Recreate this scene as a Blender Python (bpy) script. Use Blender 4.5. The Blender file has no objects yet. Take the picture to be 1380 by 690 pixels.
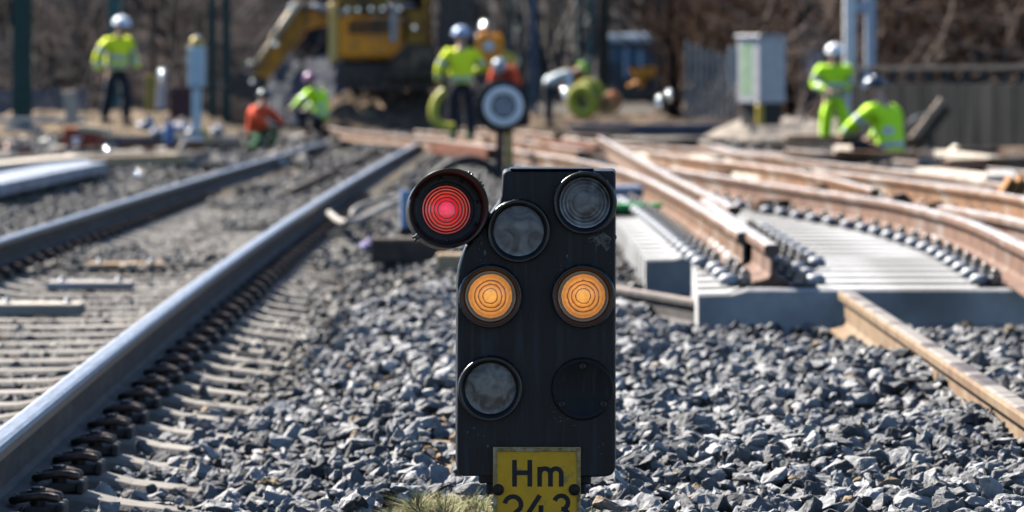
import bpy, bmesh, math, random
import numpy as np
from mathutils import Vector, Matrix, noise

random.seed(7)
RNG = np.random.default_rng(11)
SC = bpy.context.scene
COL = SC.collection
R = math.radians

# ------------------------------------------------------------------ camera
F = 6235.0          # focal length in photo pixels (photo 1380 x 690)
H = 1.0             # lens height
HOR = 115.0         # horizon row in the photo
cd = bpy.data.cameras.new('camera')
cam = bpy.data.objects.new('camera', cd); COL.objects.link(cam)
cam.location = (0, 0, H); cam.rotation_euler = (R(90), 0, 0)
cd.sensor_width = 36.0; cd.lens = 36.0 * F / 1380.0
cd.shift_y = -(345 - HOR) / 1380.0
cd.clip_start = 0.5; cd.clip_end = 6000
cd.dof.use_dof = True; cd.dof.focus_distance = 9.95; cd.dof.aperture_fstop = 7.0
SC.camera = cam

# ------------------------------------------------------------------ light
SUN = Vector((-0.57, 0.52, 0.64)).normalized()
sun_el = math.asin(SUN.z); sun_az = math.atan2(SUN.x, SUN.y)
w = bpy.data.worlds.new('World'); SC.world = w; w.use_nodes = True
nt = w.node_tree
sky = nt.nodes.new('ShaderNodeTexSky'); sky.sky_type = 'NISHITA'; sky.sun_disc = False
sky.sun_elevation = sun_el; sky.sun_rotation = sun_az
sky.air_density = 0.75; sky.dust_density = 0.2; sky.ozone_density = 3.0
bg = nt.nodes['Background']; bg.inputs['Strength'].default_value = 0.06
nt.links.new(sky.outputs['Color'], bg.inputs['Color'])
sl = bpy.data.lights.new('sun', 'SUN'); sl.energy = 5.0; sl.angle = R(0.5); sl.color = (1.0, 0.96, 0.90)
so = bpy.data.objects.new('sun', sl); COL.objects.link(so)
so.rotation_euler = SUN.to_track_quat('Z', 'Y').to_euler()
so.location = (-20, 20, 30)
SC.view_settings.view_transform = 'Standard'; SC.view_settings.look = 'None'
SC.view_settings.exposure = 1.85; SC.view_settings.gamma = 1.0
SC.cycles.use_denoising = True
SC.cycles.max_bounces = 6; SC.cycles.diffuse_bounces = 0; SC.cycles.glossy_bounces = 3
SC.cycles.transmission_bounces = 4; SC.cycles.caustics_reflective = False; SC.cycles.caustics_refractive = False

# ------------------------------------------------------------------ helpers
def P(px, py, Y):
    """photo pixel at depth Y -> world point"""
    return Vector(((px - 690) * Y / F, Y, H - (py - HOR) * Y / F))
def G(px, py, z=0.0):
    """photo pixel on the level z -> world point"""
    Y = F * (H - z) / (py - HOR)
    return Vector(((px - 690) * Y / F, Y, z))

MATS = {}
def mat(name, c1, c2=None, rough=0.6, metal=0.0, scale=8.0, detail=4.0, bump=0.0, bscale=None, spec=0.22,
        c3=None, scale3=2.0, t3=(0.5, 0.7), stretch=None, coat=0.0, emit=None, rand=0.0, contrast=(0.35, 0.65), rvar=0.0):
    if name in MATS: return MATS[name]
    m = bpy.data.materials.new(name); m.use_nodes = True
    n = m.node_tree.nodes; l = m.node_tree.links
    b = n['Principled BSDF']
    b.inputs['Roughness'].default_value = rough; b.inputs['Metallic'].default_value = metal
    b.inputs['Specular IOR Level'].default_value = spec
    b.inputs['Coat Weight'].default_value = coat; b.inputs['Coat Roughness'].default_value = 0.08
    b.inputs['Base Color'].default_value = (*c1, 1)
    if c2 is not None or bump:
        tc = n.new('ShaderNodeTexCoord'); src = tc.outputs['Object']
        if stretch:
            mp = n.new('ShaderNodeMapping'); mp.inputs['Scale'].default_value = stretch
            l.new(src, mp.inputs['Vector']); src = mp.outputs['Vector']
    if c2 is not None:
        nz = n.new('ShaderNodeTexNoise'); nz.inputs['Scale'].default_value = scale; nz.inputs['Detail'].default_value = detail
        nz.inputs['Roughness'].default_value = 0.6
        l.new(src, nz.inputs['Vector'])
        mr = n.new('ShaderNodeMapRange'); mr.inputs['From Min'].default_value = contrast[0]; mr.inputs['From Max'].default_value = contrast[1]
        l.new(nz.outputs['Fac'], mr.inputs['Value'])
        mx = n.new('ShaderNodeMix'); mx.data_type = 'RGBA'
        mx.inputs['A'].default_value = (*c1, 1); mx.inputs['B'].default_value = (*c2, 1)
        l.new(mr.outputs['Result'], mx.inputs['Factor'])
        col = mx.outputs['Result']
        if c3 is not None:
            n3 = n.new('ShaderNodeTexNoise'); n3.inputs['Scale'].default_value = scale3; n3.inputs['Detail'].default_value = 5
            l.new(src, n3.inputs['Vector'])
            m3 = n.new('ShaderNodeMapRange'); m3.inputs['From Min'].default_value = t3[0]; m3.inputs['From Max'].default_value = t3[1]
            l.new(n3.outputs['Fac'], m3.inputs['Value'])
            x3 = n.new('ShaderNodeMix'); x3.data_type = 'RGBA'; x3.inputs['B'].default_value = (*c3, 1)
            l.new(m3.outputs['Result'], x3.inputs['Factor']); l.new(col, x3.inputs['A']); col = x3.outputs['Result']
        if rand:
            oi = n.new('ShaderNodeObjectInfo'); hs = n.new('ShaderNodeHueSaturation')
            mm = n.new('ShaderNodeMapRange'); mm.inputs['To Min'].default_value = 1 - rand; mm.inputs['To Max'].default_value = 1 + rand
            l.new(oi.outputs['Random'], mm.inputs['Value']); l.new(mm.outputs['Result'], hs.inputs['Value'])
            l.new(col, hs.inputs['Color']); col = hs.outputs['Color']
        l.new(col, b.inputs['Base Color'])
        if rvar:
            rr = n.new('ShaderNodeMapRange'); rr.inputs['To Min'].default_value = rough - rvar; rr.inputs['To Max'].default_value = rough + rvar
            l.new(nz.outputs['Fac'], rr.inputs['Value']); l.new(rr.outputs['Result'], b.inputs['Roughness'])
    if bump:
        nb = n.new('ShaderNodeTexNoise'); nb.inputs['Scale'].default_value = bscale or scale * 3; nb.inputs['Detail'].default_value = 6
        l.new(src, nb.inputs['Vector'])
        bp = n.new('ShaderNodeBump'); bp.inputs['Strength'].default_value = bump; bp.inputs['Distance'].default_value = 0.01
        l.new(nb.outputs['Fac'], bp.inputs['Height']); l.new(bp.outputs['Normal'], b.inputs['Normal'])
    if emit:
        b.inputs['Emission Color'].default_value = (*emit[0], 1); b.inputs['Emission Strength'].default_value = emit[1]
    MATS[name] = m
    return m

class MB:
    def dome(s, c, r, bulge=2.2, mi=None):  # shallow cap turned along HALF so the sun glints at the camera
        ax = HALF.to_track_quat('Z', 'Y').to_matrix().to_4x4(); Rr = r * bulge; a1 = math.asin(1 / bulge)
        prof = [(Rr * math.sin(a1 * k / 8), Rr * (math.cos(a1 * k / 8) - math.cos(a1))) for k in range(9)] + [(r * .8, -r * .5), (0, -r * .5)]
        return s.lathe(prof, Matrix.Translation(Vector(c)) @ ax, 24, mi)
    """collects shapes into one mesh"""
    def __init__(s): s.v = []; s.f = []; s.mi = []; s.sm = []; s.cur = 0; s.M = Matrix.Identity(4)
    def add(s, vs, fs, smooth=False, mi=None):
        b = len(s.v)
        for p in vs: s.v.append(tuple(s.M @ Vector(p)))
        for f in fs:
            s.f.append([i + b for i in f]); s.mi.append(s.cur if mi is None else mi); s.sm.append(smooth)
        return s
    def box(s, c, d, rot=None, mi=None, taper=1.0, ch=0.0):
        x, y, z = d[0] / 2, d[1] / 2, d[2] / 2
        if ch:   # chamfered edges
            bm = bmesh.new(); bmesh.ops.create_cube(bm, size=1.0)
            for q in bm.verts:
                t = taper if q.co.z > 0 else 1
                q.co = Vector((q.co.x * d[0] * t, q.co.y * d[1] * t, q.co.z * d[2]))
            bmesh.ops.bevel(bm, geom=list(bm.edges), offset=ch, segments=1, affect='EDGES')
            vs = [q.co.copy() for q in bm.verts]; fs = [[q.index for q in f.verts] for f in bm.faces]; bm.free()
        else:
            t = taper
            vs = [Vector(p) for p in ((-x, -y, -z), (x, -y, -z), (x, y, -z), (-x, y, -z), (-x*t, -y*t, z), (x*t, -y*t, z), (x*t, y*t, z), (-x*t, y*t, z))]
            fs = [(0, 3, 2, 1), (4, 5, 6, 7), (0, 1, 5, 4), (1, 2, 6, 5), (2, 3, 7, 6), (3, 0, 4, 7)]
        if rot is not None: vs = [rot @ v for v in vs]
        return s.add([v + Vector(c) for v in vs], fs, mi=mi)
    def tube(s, pts, r, n=8, mi=None, cap=True, smooth=True):
        pts = [Vector(p) for p in pts]; rs = r if isinstance(r, (list, tuple)) else [r] * len(pts)
        vs = []; up = None
        for i, p in enumerate(pts):
            t = (pts[min(i + 1, len(pts) - 1)] - pts[max(i - 1, 0)]).normalized()
            if up is None:
                up = t.orthogonal().normalized()
            up = (up - t * up.dot(t))
            up = up.normalized() if up.length > 1e-6 else t.orthogonal().normalized()
            sd = t.cross(up)
            for k in range(n):
                a = 2 * math.pi * k / n
                vs.append(p + (up * math.cos(a) + sd * math.sin(a)) * rs[i])
        fs = []
        for i in range(len(pts) - 1):
            for k in range(n):
                k2 = (k + 1) % n
                fs.append((i*n + k, i*n + k2, (i+1)*n + k2, (i+1)*n + k))
        s.add(vs, fs, smooth, mi)
        if cap:
            b = len(pts) - 1
            s.add(vs, [tuple(range(n - 1, -1, -1)), tuple(b*n + k for k in range(n))], False, mi)
        return s
    def lathe(s, prof, M=None, n=48, mi=None, smooth=True, mis=None):
        """prof: list of (r, z) turned about local z, M places it"""
        M = M or Matrix.Identity(4)
        vs = []; fs = []; ms = []
        for r, z in prof:
            for k in range(n):
                a = 2 * math.pi * k / n
                vs.append(M @ Vector((r * math.cos(a), r * math.sin(a), z)))
        for i in range(len(prof) - 1):
            for k in range(n):
                k2 = (k + 1) % n
                q = [i*n + k, i*n + k2, (i+1)*n + k2, (i+1)*n + k]
                if prof[i][0] < 1e-7: q = [i*n, (i+1)*n + k2, (i+1)*n + k]
                elif prof[i+1][0] < 1e-7: q = [i*n + k, i*n + k2, (i+1)*n]
                s.add_face_later = None
                fs.append(q); ms.append(mis[i] if mis else mi)
        b = len(s.v)
        for p in vs: s.v.append(tuple(s.M @ p))
        for f, m_ in zip(fs, ms):
            s.f.append([i + b for i in f]); s.mi.append(s.cur if m_ is None else m_); s.sm.append(smooth)
        return s
    def sphere(s, c, r, n=12, mi=None):
        r = (r, r, r) if not isinstance(r, (tuple, list)) else r
        prof = [(math.sin(math.pi * i / n), -math.cos(math.pi * i / n)) for i in range(n + 1)]
        prof[0] = (0, -1); prof[-1] = (0, 1)
        return s.lathe(prof, Matrix.Translation(Vector(c)) @ Matrix.Diagonal((r[0], r[1], r[2], 1)), n * 2, mi)
    def prism(s, poly, y0, y1, mi=None, mis_side=None):
        """polygon in x,z extruded along y"""
        n = len(poly)
        vs = [(x, y0, z) for x, z in poly] + [(x, y1, z) for x, z in poly]
        fs = [tuple(range(n)), tuple(range(2*n - 1, n - 1, -1))]
        s.add(vs, fs, mi=mi)
        for i in range(n):
            j = (i + 1) % n
            s.add([vs[i], vs[j], vs[n + j], vs[n + i]], [(0, 3, 2, 1)], mi=(mis_side[i] if mis_side else mi))
        return s
    def sweep(s, prof, path, mis=None, cap=True):
        """profile (x right, z up) swept along a near-level path"""
        path = [Vector(p) for p in path]; n = len(prof); vs = []
        for i, p in enumerate(path):
            t = (path[min(i + 1, len(path) - 1)] - path[max(i - 1, 0)]).normalized()
            rt = Vector((t.y, -t.x, 0)).normalized(); up = rt.cross(t)
            for x, z in prof: vs.append(p + rt * x + up * z)
        b = len(s.v)
        for p in vs: s.v.append(tuple(s.M @ p))
        for i in range(len(path) - 1):
            for k in range(n):
                k2 = (k + 1) % n
                s.f.append([b + i*n + k, b + i*n + k2, b + (i+1)*n + k2, b + (i+1)*n + k]); s.mi.append(mis[k] if mis else s.cur); s.sm.append(False)
        if cap:
            e = (len(path) - 1) * n
            s.f.append([b + k for k in range(n - 1, -1, -1)]); s.mi.append(mis[-1] if mis else s.cur); s.sm.append(False)
            s.f.append([b + e + k for k in range(n)]); s.mi.append(mis[-1] if mis else s.cur); s.sm.append(False)
        return s
    def build(s, name, mats, parent=None, fix=True):
        me = bpy.data.meshes.new(name)
        me.from_pydata(s.v, [], s.f)
        mats = mats if isinstance(mats, (list, tuple)) else [mats]
        for m in mats: me.materials.append(m)
        me.polygons.foreach_set('material_index', [min(i, len(mats) - 1) for i in s.mi])
        me.polygons.foreach_set('use_smooth', s.sm)
        if fix:
            bm = bmesh.new(); bm.from_mesh(me)
            bmesh.ops.remove_doubles(bm, verts=bm.verts, dist=1e-6)
            bmesh.ops.recalc_face_normals(bm, faces=bm.faces); bm.to_mesh(me); bm.free()
        me.update()
        o = bpy.data.objects.new(name, me); COL.objects.link(o)
        if parent: o.parent = parent
        return o

def tag(o, label=None, cat=None, group=None, kind=None):
    if label: o['label'] = label
    if cat: o['category'] = cat
    if group: o['group'] = group
    if kind: o['kind'] = kind
    return o
def empty(name, loc, rz=0.0, label=None, cat=None, group=None):
    o = bpy.data.objects.new(name, None); COL.objects.link(o); o.empty_display_size = 0.1
    o.location = loc; o.rotation_euler = (0, 0, rz)
    return tag(o, label, cat, group)
def copy_tree(o, parent=None):
    c = o.copy(); COL.objects.link(c)
    if parent: c.parent = parent
    for ch in list(o.children): copy_tree(ch, c)
    return c
def Rz(a): return Matrix.Rotation(a, 3, 'Z')
def Rx(a): return Matrix.Rotation(a, 3, 'X')
def Ry(a): return Matrix.Rotation(a, 3, 'Y')

def raw_mesh(name, V, T, mats, tint=None, smooth=False, mi=None):
    """big triangle mesh from numpy arrays"""
    me = bpy.data.meshes.new(name)
    nv, nf = len(V), len(T)
    me.vertices.add(nv); me.vertices.foreach_set('co', np.asarray(V, np.float32).ravel())
    me.loops.add(nf * 3); me.loops.foreach_set('vertex_index', np.asarray(T, np.int32).ravel())
    me.polygons.add(nf)
    me.polygons.foreach_set('loop_start', np.arange(0, nf * 3, 3, dtype=np.int32))
    me.polygons.foreach_set('loop_total', np.full(nf, 3, np.int32))
    me.polygons.foreach_set('use_smooth', np.full(nf, smooth, bool))
    for m in (mats if isinstance(mats, (list, tuple)) else [mats]): me.materials.append(m)
    if mi is not None: me.polygons.foreach_set('material_index', np.asarray(mi, np.int32))
    if tint is not None:
        a = me.attributes.new('tint', 'FLOAT', 'POINT'); a.data.foreach_set('value', np.asarray(tint, np.float32))
    me.update(calc_edges=True); me.validate()
    o = bpy.data.objects.new(name, me); COL.objects.link(o)
    return o

# smooth value noise for heights
_TY = np.array([6.0, 9.0, 12.2, 18.0, 23.9, 33.6, 47.0, 60.0, 76.0]); _TX = np.array([-1.225, -1.265, -1.31, -1.384, -1.452, -1.515, -1.515, -1.49, -1.455])
_TP = np.polyfit(np.log(_TY), _TX, 4)
def near_x(y): return np.polyval(_TP, np.log(np.clip(y, 5, 80)))
GAUGE = 1.5
def tc(y): return near_x(y) - GAUGE / 2
def hgt(x, y):
    s_ = np.clip((x - tc(y) - 1.36) / 0.55, 0, 1)
    q_ = np.clip((y - 16.6) / 2.2, 0, 1) * np.clip((x - 0.45) / 0.4, 0, 1) * np.clip((52 - y) / 4, 0, 1)
    return (-0.07 * q_ * q_ * (3 - 2 * q_) - 0.105 * (1 - s_ * s_ * (3 - 2 * s_)) + 0.045 * np.exp(-((x + 0.25) / 0.36) ** 2 - ((y - 10.75) / 0.45) ** 2) + 0.030 * np.sin(x * 2.1 + 0.7 * y) * np.sin(y * 0.83 + 1.1) + 0.018 * np.sin(x * 4.3 - y * 2.7 + 0.5) + 0.012 * np.sin(x * 1.1 - y * 5.1))

# ------------------------------------------------------------------ materials
def tint_mat(name, dark, light, alt, rough=0.85, bump=0.5, bscale=60, dust=(0.23, 0.205, 0.17)):
    m = bpy.data.materials.new(name); m.use_nodes = True
    n = m.node_tree.nodes; l = m.node_tree.links; b = n['Principled BSDF']
    at = n.new('ShaderNodeAttribute'); at.attribute_name = 'tint'
    cr = n.new('ShaderNodeValToRGB'); e = cr.color_ramp.elements
    e[0].position = 0.0; e[0].color = (*dark, 1); e[1].position = 0.85; e[1].color = (*light, 1)
    x = e.new(0.9); x.color = (*alt, 1)
    l.new(at.outputs['Fac'], cr.inputs['Fac'])
    tc = n.new('ShaderNodeTexCoord')
    nz = n.new('ShaderNodeTexNoise'); nz.inputs['Scale'].default_value = bscale; nz.inputs['Detail'].default_value = 5
    l.new(tc.outputs['Object'], nz.inputs['Vector'])
    mr = n.new('ShaderNodeMapRange'); mr.inputs['To Min'].default_value = 0.65; mr.inputs['To Max'].default_value = 1.3
    l.new(nz.outputs['Fac'], mr.inputs['Value'])
    mx = n.new('ShaderNodeMix'); mx.data_type = 'RGBA'; mx.blend_type = 'MULTIPLY'; mx.inputs['Factor'].default_value = 1
    l.new(cr.outputs['Color'], mx.inputs['A']); l.new(mr.outputs['Result'], mx.inputs['B'])
    n2 = n.new('ShaderNodeTexNoise'); n2.inputs['Scale'].default_value = 0.9; n2.inputs['Detail'].default_value = 3
    l.new(tc.outputs['Object'], n2.inputs['Vector'])
    m2 = n.new('ShaderNodeMapRange'); m2.inputs['From Min'].default_value = 0.5; m2.inputs['From Max'].default_value = 0.8
    m2.inputs['To Max'].default_value = 0.55
    l.new(n2.outputs['Fac'], m2.inputs['Value'])
    x2 = n.new('ShaderNodeMix'); x2.data_type = 'RGBA'; x2.inputs['B'].default_value = (*dust, 1)
    l.new(m2.outputs['Result'], x2.inputs['Factor']); l.new(mx.outputs['Result'], x2.inputs['A'])
    l.new(x2.outputs['Result'], b.inputs['Base Color'])
    b.inputs['Roughness'].default_value = rough; b.inputs['Specular IOR Level'].default_value = 0.12
    bp = n.new('ShaderNodeBump'); bp.inputs['Strength'].default_value = bump; bp.inputs['Distance'].default_value = 0.006
    l.new(nz.outputs['Fac'], bp.inputs['Height']); l.new(bp.outputs['Normal'], b.inputs['Normal'])
    return m

M_STONE = tint_mat('ballast_stone', (0.050, 0.049, 0.050), (0.43, 0.415, 0.395), (0.22, 0.16, 0.10), bscale=70, dust=(0.22, 0.22, 0.22))
M_STONE_OLD = tint_mat('ballast_stone_old', (0.085, 0.077, 0.068), (0.36, 0.335, 0.295), (0.22, 0.16, 0.11), bscale=60)
M_GROUND = mat('ground_gravel', (0.05, 0.046, 0.043), (0.13, 0.118, 0.10), spec=0.0, rough=0.95, scale=9, bump=0.8, bscale=26, c3=(0.10, 0.08, 0.06), scale3=0.35)
M_CONC = mat('sleeper_concrete', (0.27, 0.245, 0.21), (0.17, 0.153, 0.13), rough=0.9, scale=7, bump=0.3, bscale=70, c3=(0.15, 0.13, 0.11), scale3=3, rand=0.15)
M_CONC_NEW = mat('new_concrete', (0.46, 0.45, 0.43), (0.35, 0.34, 0.325), rough=0.85, scale=4, bump=0.25, bscale=50, c3=(0.22, 0.21, 0.195), scale3=1.5, rand=0.06)
M_RAILTOP = mat('rail_worn_top', (0.36, 0.37, 0.39), (0.20, 0.20, 0.21), rough=0.40, metal=0.85, scale=14, rvar=0.12, stretch=(6, 0.35, 6))
M_RAILSIDE = mat('rail_dark_side', (0.035, 0.030, 0.028), (0.06, 0.049, 0.042), rough=0.75, scale=10, bump=0.2, c3=(0.085, 0.072, 0.062), scale3=2.5, stretch=(3, 0.6, 3))
M_RUST = mat('rail_fresh_rust', (0.175, 0.085, 0.036), (0.07, 0.032, 0.014), rough=0.8, scale=7, bump=0.2, c3=(0.23, 0.185, 0.145), scale3=1.3, rand=0.25)
M_RUST_PINK = mat('rail_pale_rust', (0.16, 0.085, 0.052), (0.075, 0.038, 0.022), rough=0.8, scale=7, bump=0.2, c3=(0.20, 0.16, 0.135), scale3=1.3)
M_RUSTTOP_SHEEN = mat('rail_rust_top_sheen', (0.47, 0.45, 0.43), (0.20, 0.16, 0.13), rough=0.5, metal=0.1, scale=6, stretch=(4, 0.5, 4))  # sun sheen on the rail tops painted in as a pale colour
M_CLIP = mat('clip_dark_steel', (0.03, 0.026, 0.024), (0.075, 0.052, 0.042), rough=0.5, metal=0.5, scale=40)
M_PAD = mat('clip_plate_dark', (0.022, 0.022, 0.022), (0.06, 0.052, 0.046), rough=0.75, scale=20)
M_WOOD = mat('raw_timber', (0.47, 0.34, 0.20), (0.36, 0.245, 0.14), rough=0.8, scale=5, stretch=(1, 8, 8), bump=0.2)
M_WOODGREY = mat('grey_timber', (0.30, 0.26, 0.22), (0.20, 0.17, 0.14), spec=0.0, rough=0.9, scale=6, stretch=(6, 6, 1), bump=0.3)
M_DARKWOOD = mat('tarred_timber', (0.055, 0.042, 0.034), (0.10, 0.075, 0.055), rough=0.85, scale=8)
M_WHITE = mat('white_paint', (0.72, 0.72, 0.70), (0.60, 0.60, 0.58), rough=0.5, scale=5)
M_GREY = mat('grey_metal', (0.30, 0.31, 0.32), (0.22, 0.23, 0.24), rough=0.5, metal=0.3, scale=6)
HALF = (SUN + Vector((0, -1, 0.01))).normalized()  # midway between sun and camera, aims the added glint domes
M_CHROME = mat('bright_metal', (0.85, 0.85, 0.85), rough=0.12, metal=1.0)
M_BLACKRUB = mat('black_rubber', (0.016, 0.016, 0.017), (0.03, 0.03, 0.03), rough=0.65, scale=12)
M_YELLOW = mat('machine_yellow', (0.92, 0.33, 0.02), (0.72, 0.24, 0.018), rough=0.45, scale=4, c3=(0.22, 0.15, 0.08), scale3=2.0)
M_EARTH = mat('dark_earth', (0.050, 0.040, 0.033), (0.12, 0.09, 0.065), spec=0.0, rough=0.95, scale=4, bump=0.7, bscale=12, c3=(0.24, 0.17, 0.11), scale3=1.8, t3=(0.55, 0.7))

# ------------------------------------------------------------------ ground
xs = np.concatenate([[-3000, -900, -300, -100, -50, -25], np.arange(-14, 14.01, 0.25), [25, 50, 100, 300, 900, 3000]])
ys = np.concatenate([[-200, -20, 2, 6], np.arange(8, 52, 0.25), np.arange(52, 130, 1.0), [150, 200, 300, 500, 900, 1600, 3000]])
gx, gy = np.meshgrid(xs, ys)
fade = np.clip((110 - gy) / 40, 0, 1) * np.clip((14 - np.abs(gx)) / 2, 0, 1) * np.clip((gy - 6) / 2, 0, 1)
gz = -0.06 + hgt(gx, gy) * fade - 0.06 * np.clip((1.6 - np.abs(gx - tc(gy))) / .3, 0, 1) * (gy > 8) * (gy < 90)
nx, ny = len(xs), len(ys)
V = np.stack([gx.ravel(), gy.ravel(), gz.ravel()], 1)
i = (np.arange(ny - 1)[:, None] * nx + np.arange(nx - 1)[None]).ravel()
T = np.concatenate([np.stack([i, i + 1, i + nx + 1], 1), np.stack([i, i + nx + 1, i + nx], 1)])
tag(raw_mesh('ground', V, T, M_GROUND, smooth=True), kind='structure')

# ------------------------------------------------------------------ ballast
def rock_variants(n, fine, seed):
    out = []
    rr = random.Random(seed)
    for k in range(n):
        bm = bmesh.new()
        for _ in range(rr.choice((9, 11, 13, 16))):
            v = Vector((rr.uniform(-1, 1), rr.uniform(-1, 1), rr.uniform(-1, 1)))
            v = v / max(0.35, (abs(v.x)**2.6 + abs(v.y)**2.6 + abs(v.z)**2.6) ** (1 / 2.6))
            bm.verts.new(v * rr.uniform(0.82, 1.0))
        res = bmesh.ops.convex_hull(bm, input=list(bm.verts))
        junk = [e for e in res['geom_interior'] + res['geom_unused'] if isinstance(e, bmesh.types.BMVert)]
        if junk: bmesh.ops.delete(bm, geom=list(set(junk)), context='VERTS')
        sc = Vector((1.0, rr.uniform(0.55, 0.9), rr.uniform(0.36, 0.66)))
        for v in bm.verts: v.co = Vector((v.co.x * sc.x, v.co.y * sc.y, v.co.z * sc.z))
        if fine:
            bmesh.ops.dissolve_limit(bm, angle_limit=R(14), verts=bm.verts, edges=bm.edges)
            bmesh.ops.bevel(bm, geom=list(bm.edges), offset=0.03, segments=1, affect='EDGES', clamp_overlap=True)
            bmesh.ops.triangulate(bm, faces=bm.faces)
            bmesh.ops.subdivide_edges(bm, edges=[e for e in bm.edges if e.calc_length() > 0.3], cuts=1, use_grid_fill=True)
            bmesh.ops.triangulate(bm, faces=bm.faces)
            bmesh.ops.subdivide_edges(bm, edges=[e for e in bm.edges if e.calc_length() > 0.32], cuts=1, use_grid_fill=True)
            off = Vector((k * 7.3, seed, 0))
            bm.normal_update()
            for v in bm.verts:
                d = noise.fractal(v.co * 2.6 + off, 0.8, 2.1, 4) * 0.10
                v.co = v.co + v.normal * d
        bmesh.ops.triangulate(bm, faces=bm.faces)
        bm.verts.index_update()
        V_ = np.array([v.co[:] for v in bm.verts]); T_ = np.array([[q.index for q in f.verts] for f in bm.faces])
        out.append((V_, T_)); bm.free()
    return out

def scatter(pos, rad, variants, tint, tilt=0.55):
    """merge one rock per position"""
    N = len(pos); which = RNG.integers(0, len(variants), N)
    Vs, Ts, Tt = [], [], []; base = 0
    a = RNG.uniform(0, 2 * np.pi, N); b = RNG.normal(0, tilt, N); c = RNG.normal(0, tilt, N)
    ca, sa, cb, sb, cc, sc_ = np.cos(a), np.sin(a), np.cos(b), np.sin(b), np.cos(c), np.sin(c)
    Rm = np.zeros((N, 3, 3))
    Rm[:, 0, 0] = ca*cb; Rm[:, 0, 1] = ca*sb*sc_ - sa*cc; Rm[:, 0, 2] = ca*sb*cc + sa*sc_
    Rm[:, 1, 0] = sa*cb; Rm[:, 1, 1] = sa*sb*sc_ + ca*cc; Rm[:, 1, 2] = sa*sb*cc - ca*sc_
    Rm[:, 2, 0] = -sb; Rm[:, 2, 1] = cb*sc_; Rm[:, 2, 2] = cb*cc
    for k, (v, t) in enumerate(variants):
        idx = np.where(which == k)[0]
        if len(idx) == 0: continue
        W = np.einsum('nij,vj->nvi', Rm[idx], v) * rad[idx][:, None, None] + pos[idx][:, None, :]
        Vs.append(W.reshape(-1, 3))
        Ts.append((t[None] + (np.arange(len(idx)) * len(v))[:, None, None] + base).reshape(-1, 3))
        Tt.append(np.repeat(tint[idx], len(v)))
        base += len(idx) * len(v)
    return np.concatenate(Vs), np.concatenate(Ts), np.concatenate(Tt)

# left track geometry
SLEEPER_Y0 = 9.62; SP = 0.645
RAIL_H = 0.172
SLEEPER_TOP = -0.076

def grid_pts(x0f, x1f, y0, y1, cell):
    out = []
    y = y0
    pts = []
    while y < y1:
        xa, xb = x0f(y), x1f(y)
        n = max(1, int((xb - xa) / cell))
        pts.append(np.stack([xa + (np.arange(n) + RNG.uniform(0, 1, n)) * cell, y + RNG.uniform(-0.5, 0.5, n) * cell, np.zeros(n)], 1))
        y += cell
    return np.concatenate(pts)

def half(y): return 0.1107 * y + 0.45
def in_track(p):
    """0 outside, 1 on a sleeper, 2 crib between sleepers, 3 rail foot"""
    x = p[:, 0] - tc(p[:, 1])
    ph = (p[:, 1] - SLEEPER_Y0 + SP / 2) % SP - SP / 2
    r = np.zeros(len(p), int)
    r[np.abs(x) < 1.3] = 2
    r[(np.abs(x) < 1.18 + 0.08 * np.sin(p[:, 1] * 7.1)) & (np.abs(ph) < 0.125)] = 1
    r[(np.abs(np.abs(x) - GAUGE / 2) < 0.19)] = 3
    return r

def panel_left(y):
    return np.where(y < 23.2, 0.79 + 0.035 * (y - 19.8), 0.68)
def keep_and_height(p, lo, size):
    t = in_track(p)
    keep = (t == 0) | (t == 2)
    thick = p[:, 1] > 26       # fouled ballast hides most of the sleepers further off
    patch = np.sin(p[:, 0] * 3.1 + p[:, 1] * 0.35) + np.sin(p[:, 1] * 0.9 + 1) + np.sin(p[:, 0] * 7 - p[:, 1] * 0.6) * 0.6
    keep |= (t == 1) & thick & (patch > 0.5)
    keep |= (t == 1) & (RNG.uniform(0, 1, len(p)) < 0.03) & (np.abs(p[:, 0] - tc(p[:, 1])) > 1.0)
    z = hgt(p[:, 0], p[:, 1]) + RNG.uniform(-0.034, 0.020, len(p))
    z = np.where(t == 2, SLEEPER_TOP - 0.060 + RNG.uniform(-0.028, 0.024, len(p)), z)
    z = np.where(t == 1, SLEEPER_TOP + 0.012, z)
    xx = p[:, 0] - tc(p[:, 1])
    # panel footprint
    inp = (p[:, 1] > 19.68) & (p[:, 0] > panel_left(p[:, 1])) & (p[:, 0] < 5.0)
    keep &= ~(inp & (p[:, 1] < 46))
    # grass and footing by the signal
    keep &= ~((np.abs(p[:, 0] - 0.052) < 0.2) & (p[:, 1] < 10.2))
    g = 0.9 * np.exp(-((p[:, 0] + 0.23) / 0.27) ** 4 - ((p[:, 1] - 10.45) / (0.72 + .9 * (p[:, 0] + .15))) ** 4) + 0.55 * np.exp(-((p[:, 0] - 0.26) / 0.10) ** 4 - ((p[:, 1] - 10.8) / .5) ** 4)
    g2 = 0.85 * np.exp(-((p[:, 0] + 0.20 + 0.02 * (p[:, 1] - 13)) / 0.075) ** 2) * (p[:, 1] > 11.2) * (p[:, 1] < 15.5)
    keep &= RNG.uniform(0, 1, len(p)) > np.maximum(g * 1.3, g2)
    return keep, z

near_v = rock_variants(22, True, 3)
far_v = rock_variants(26, False, 5)

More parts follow.
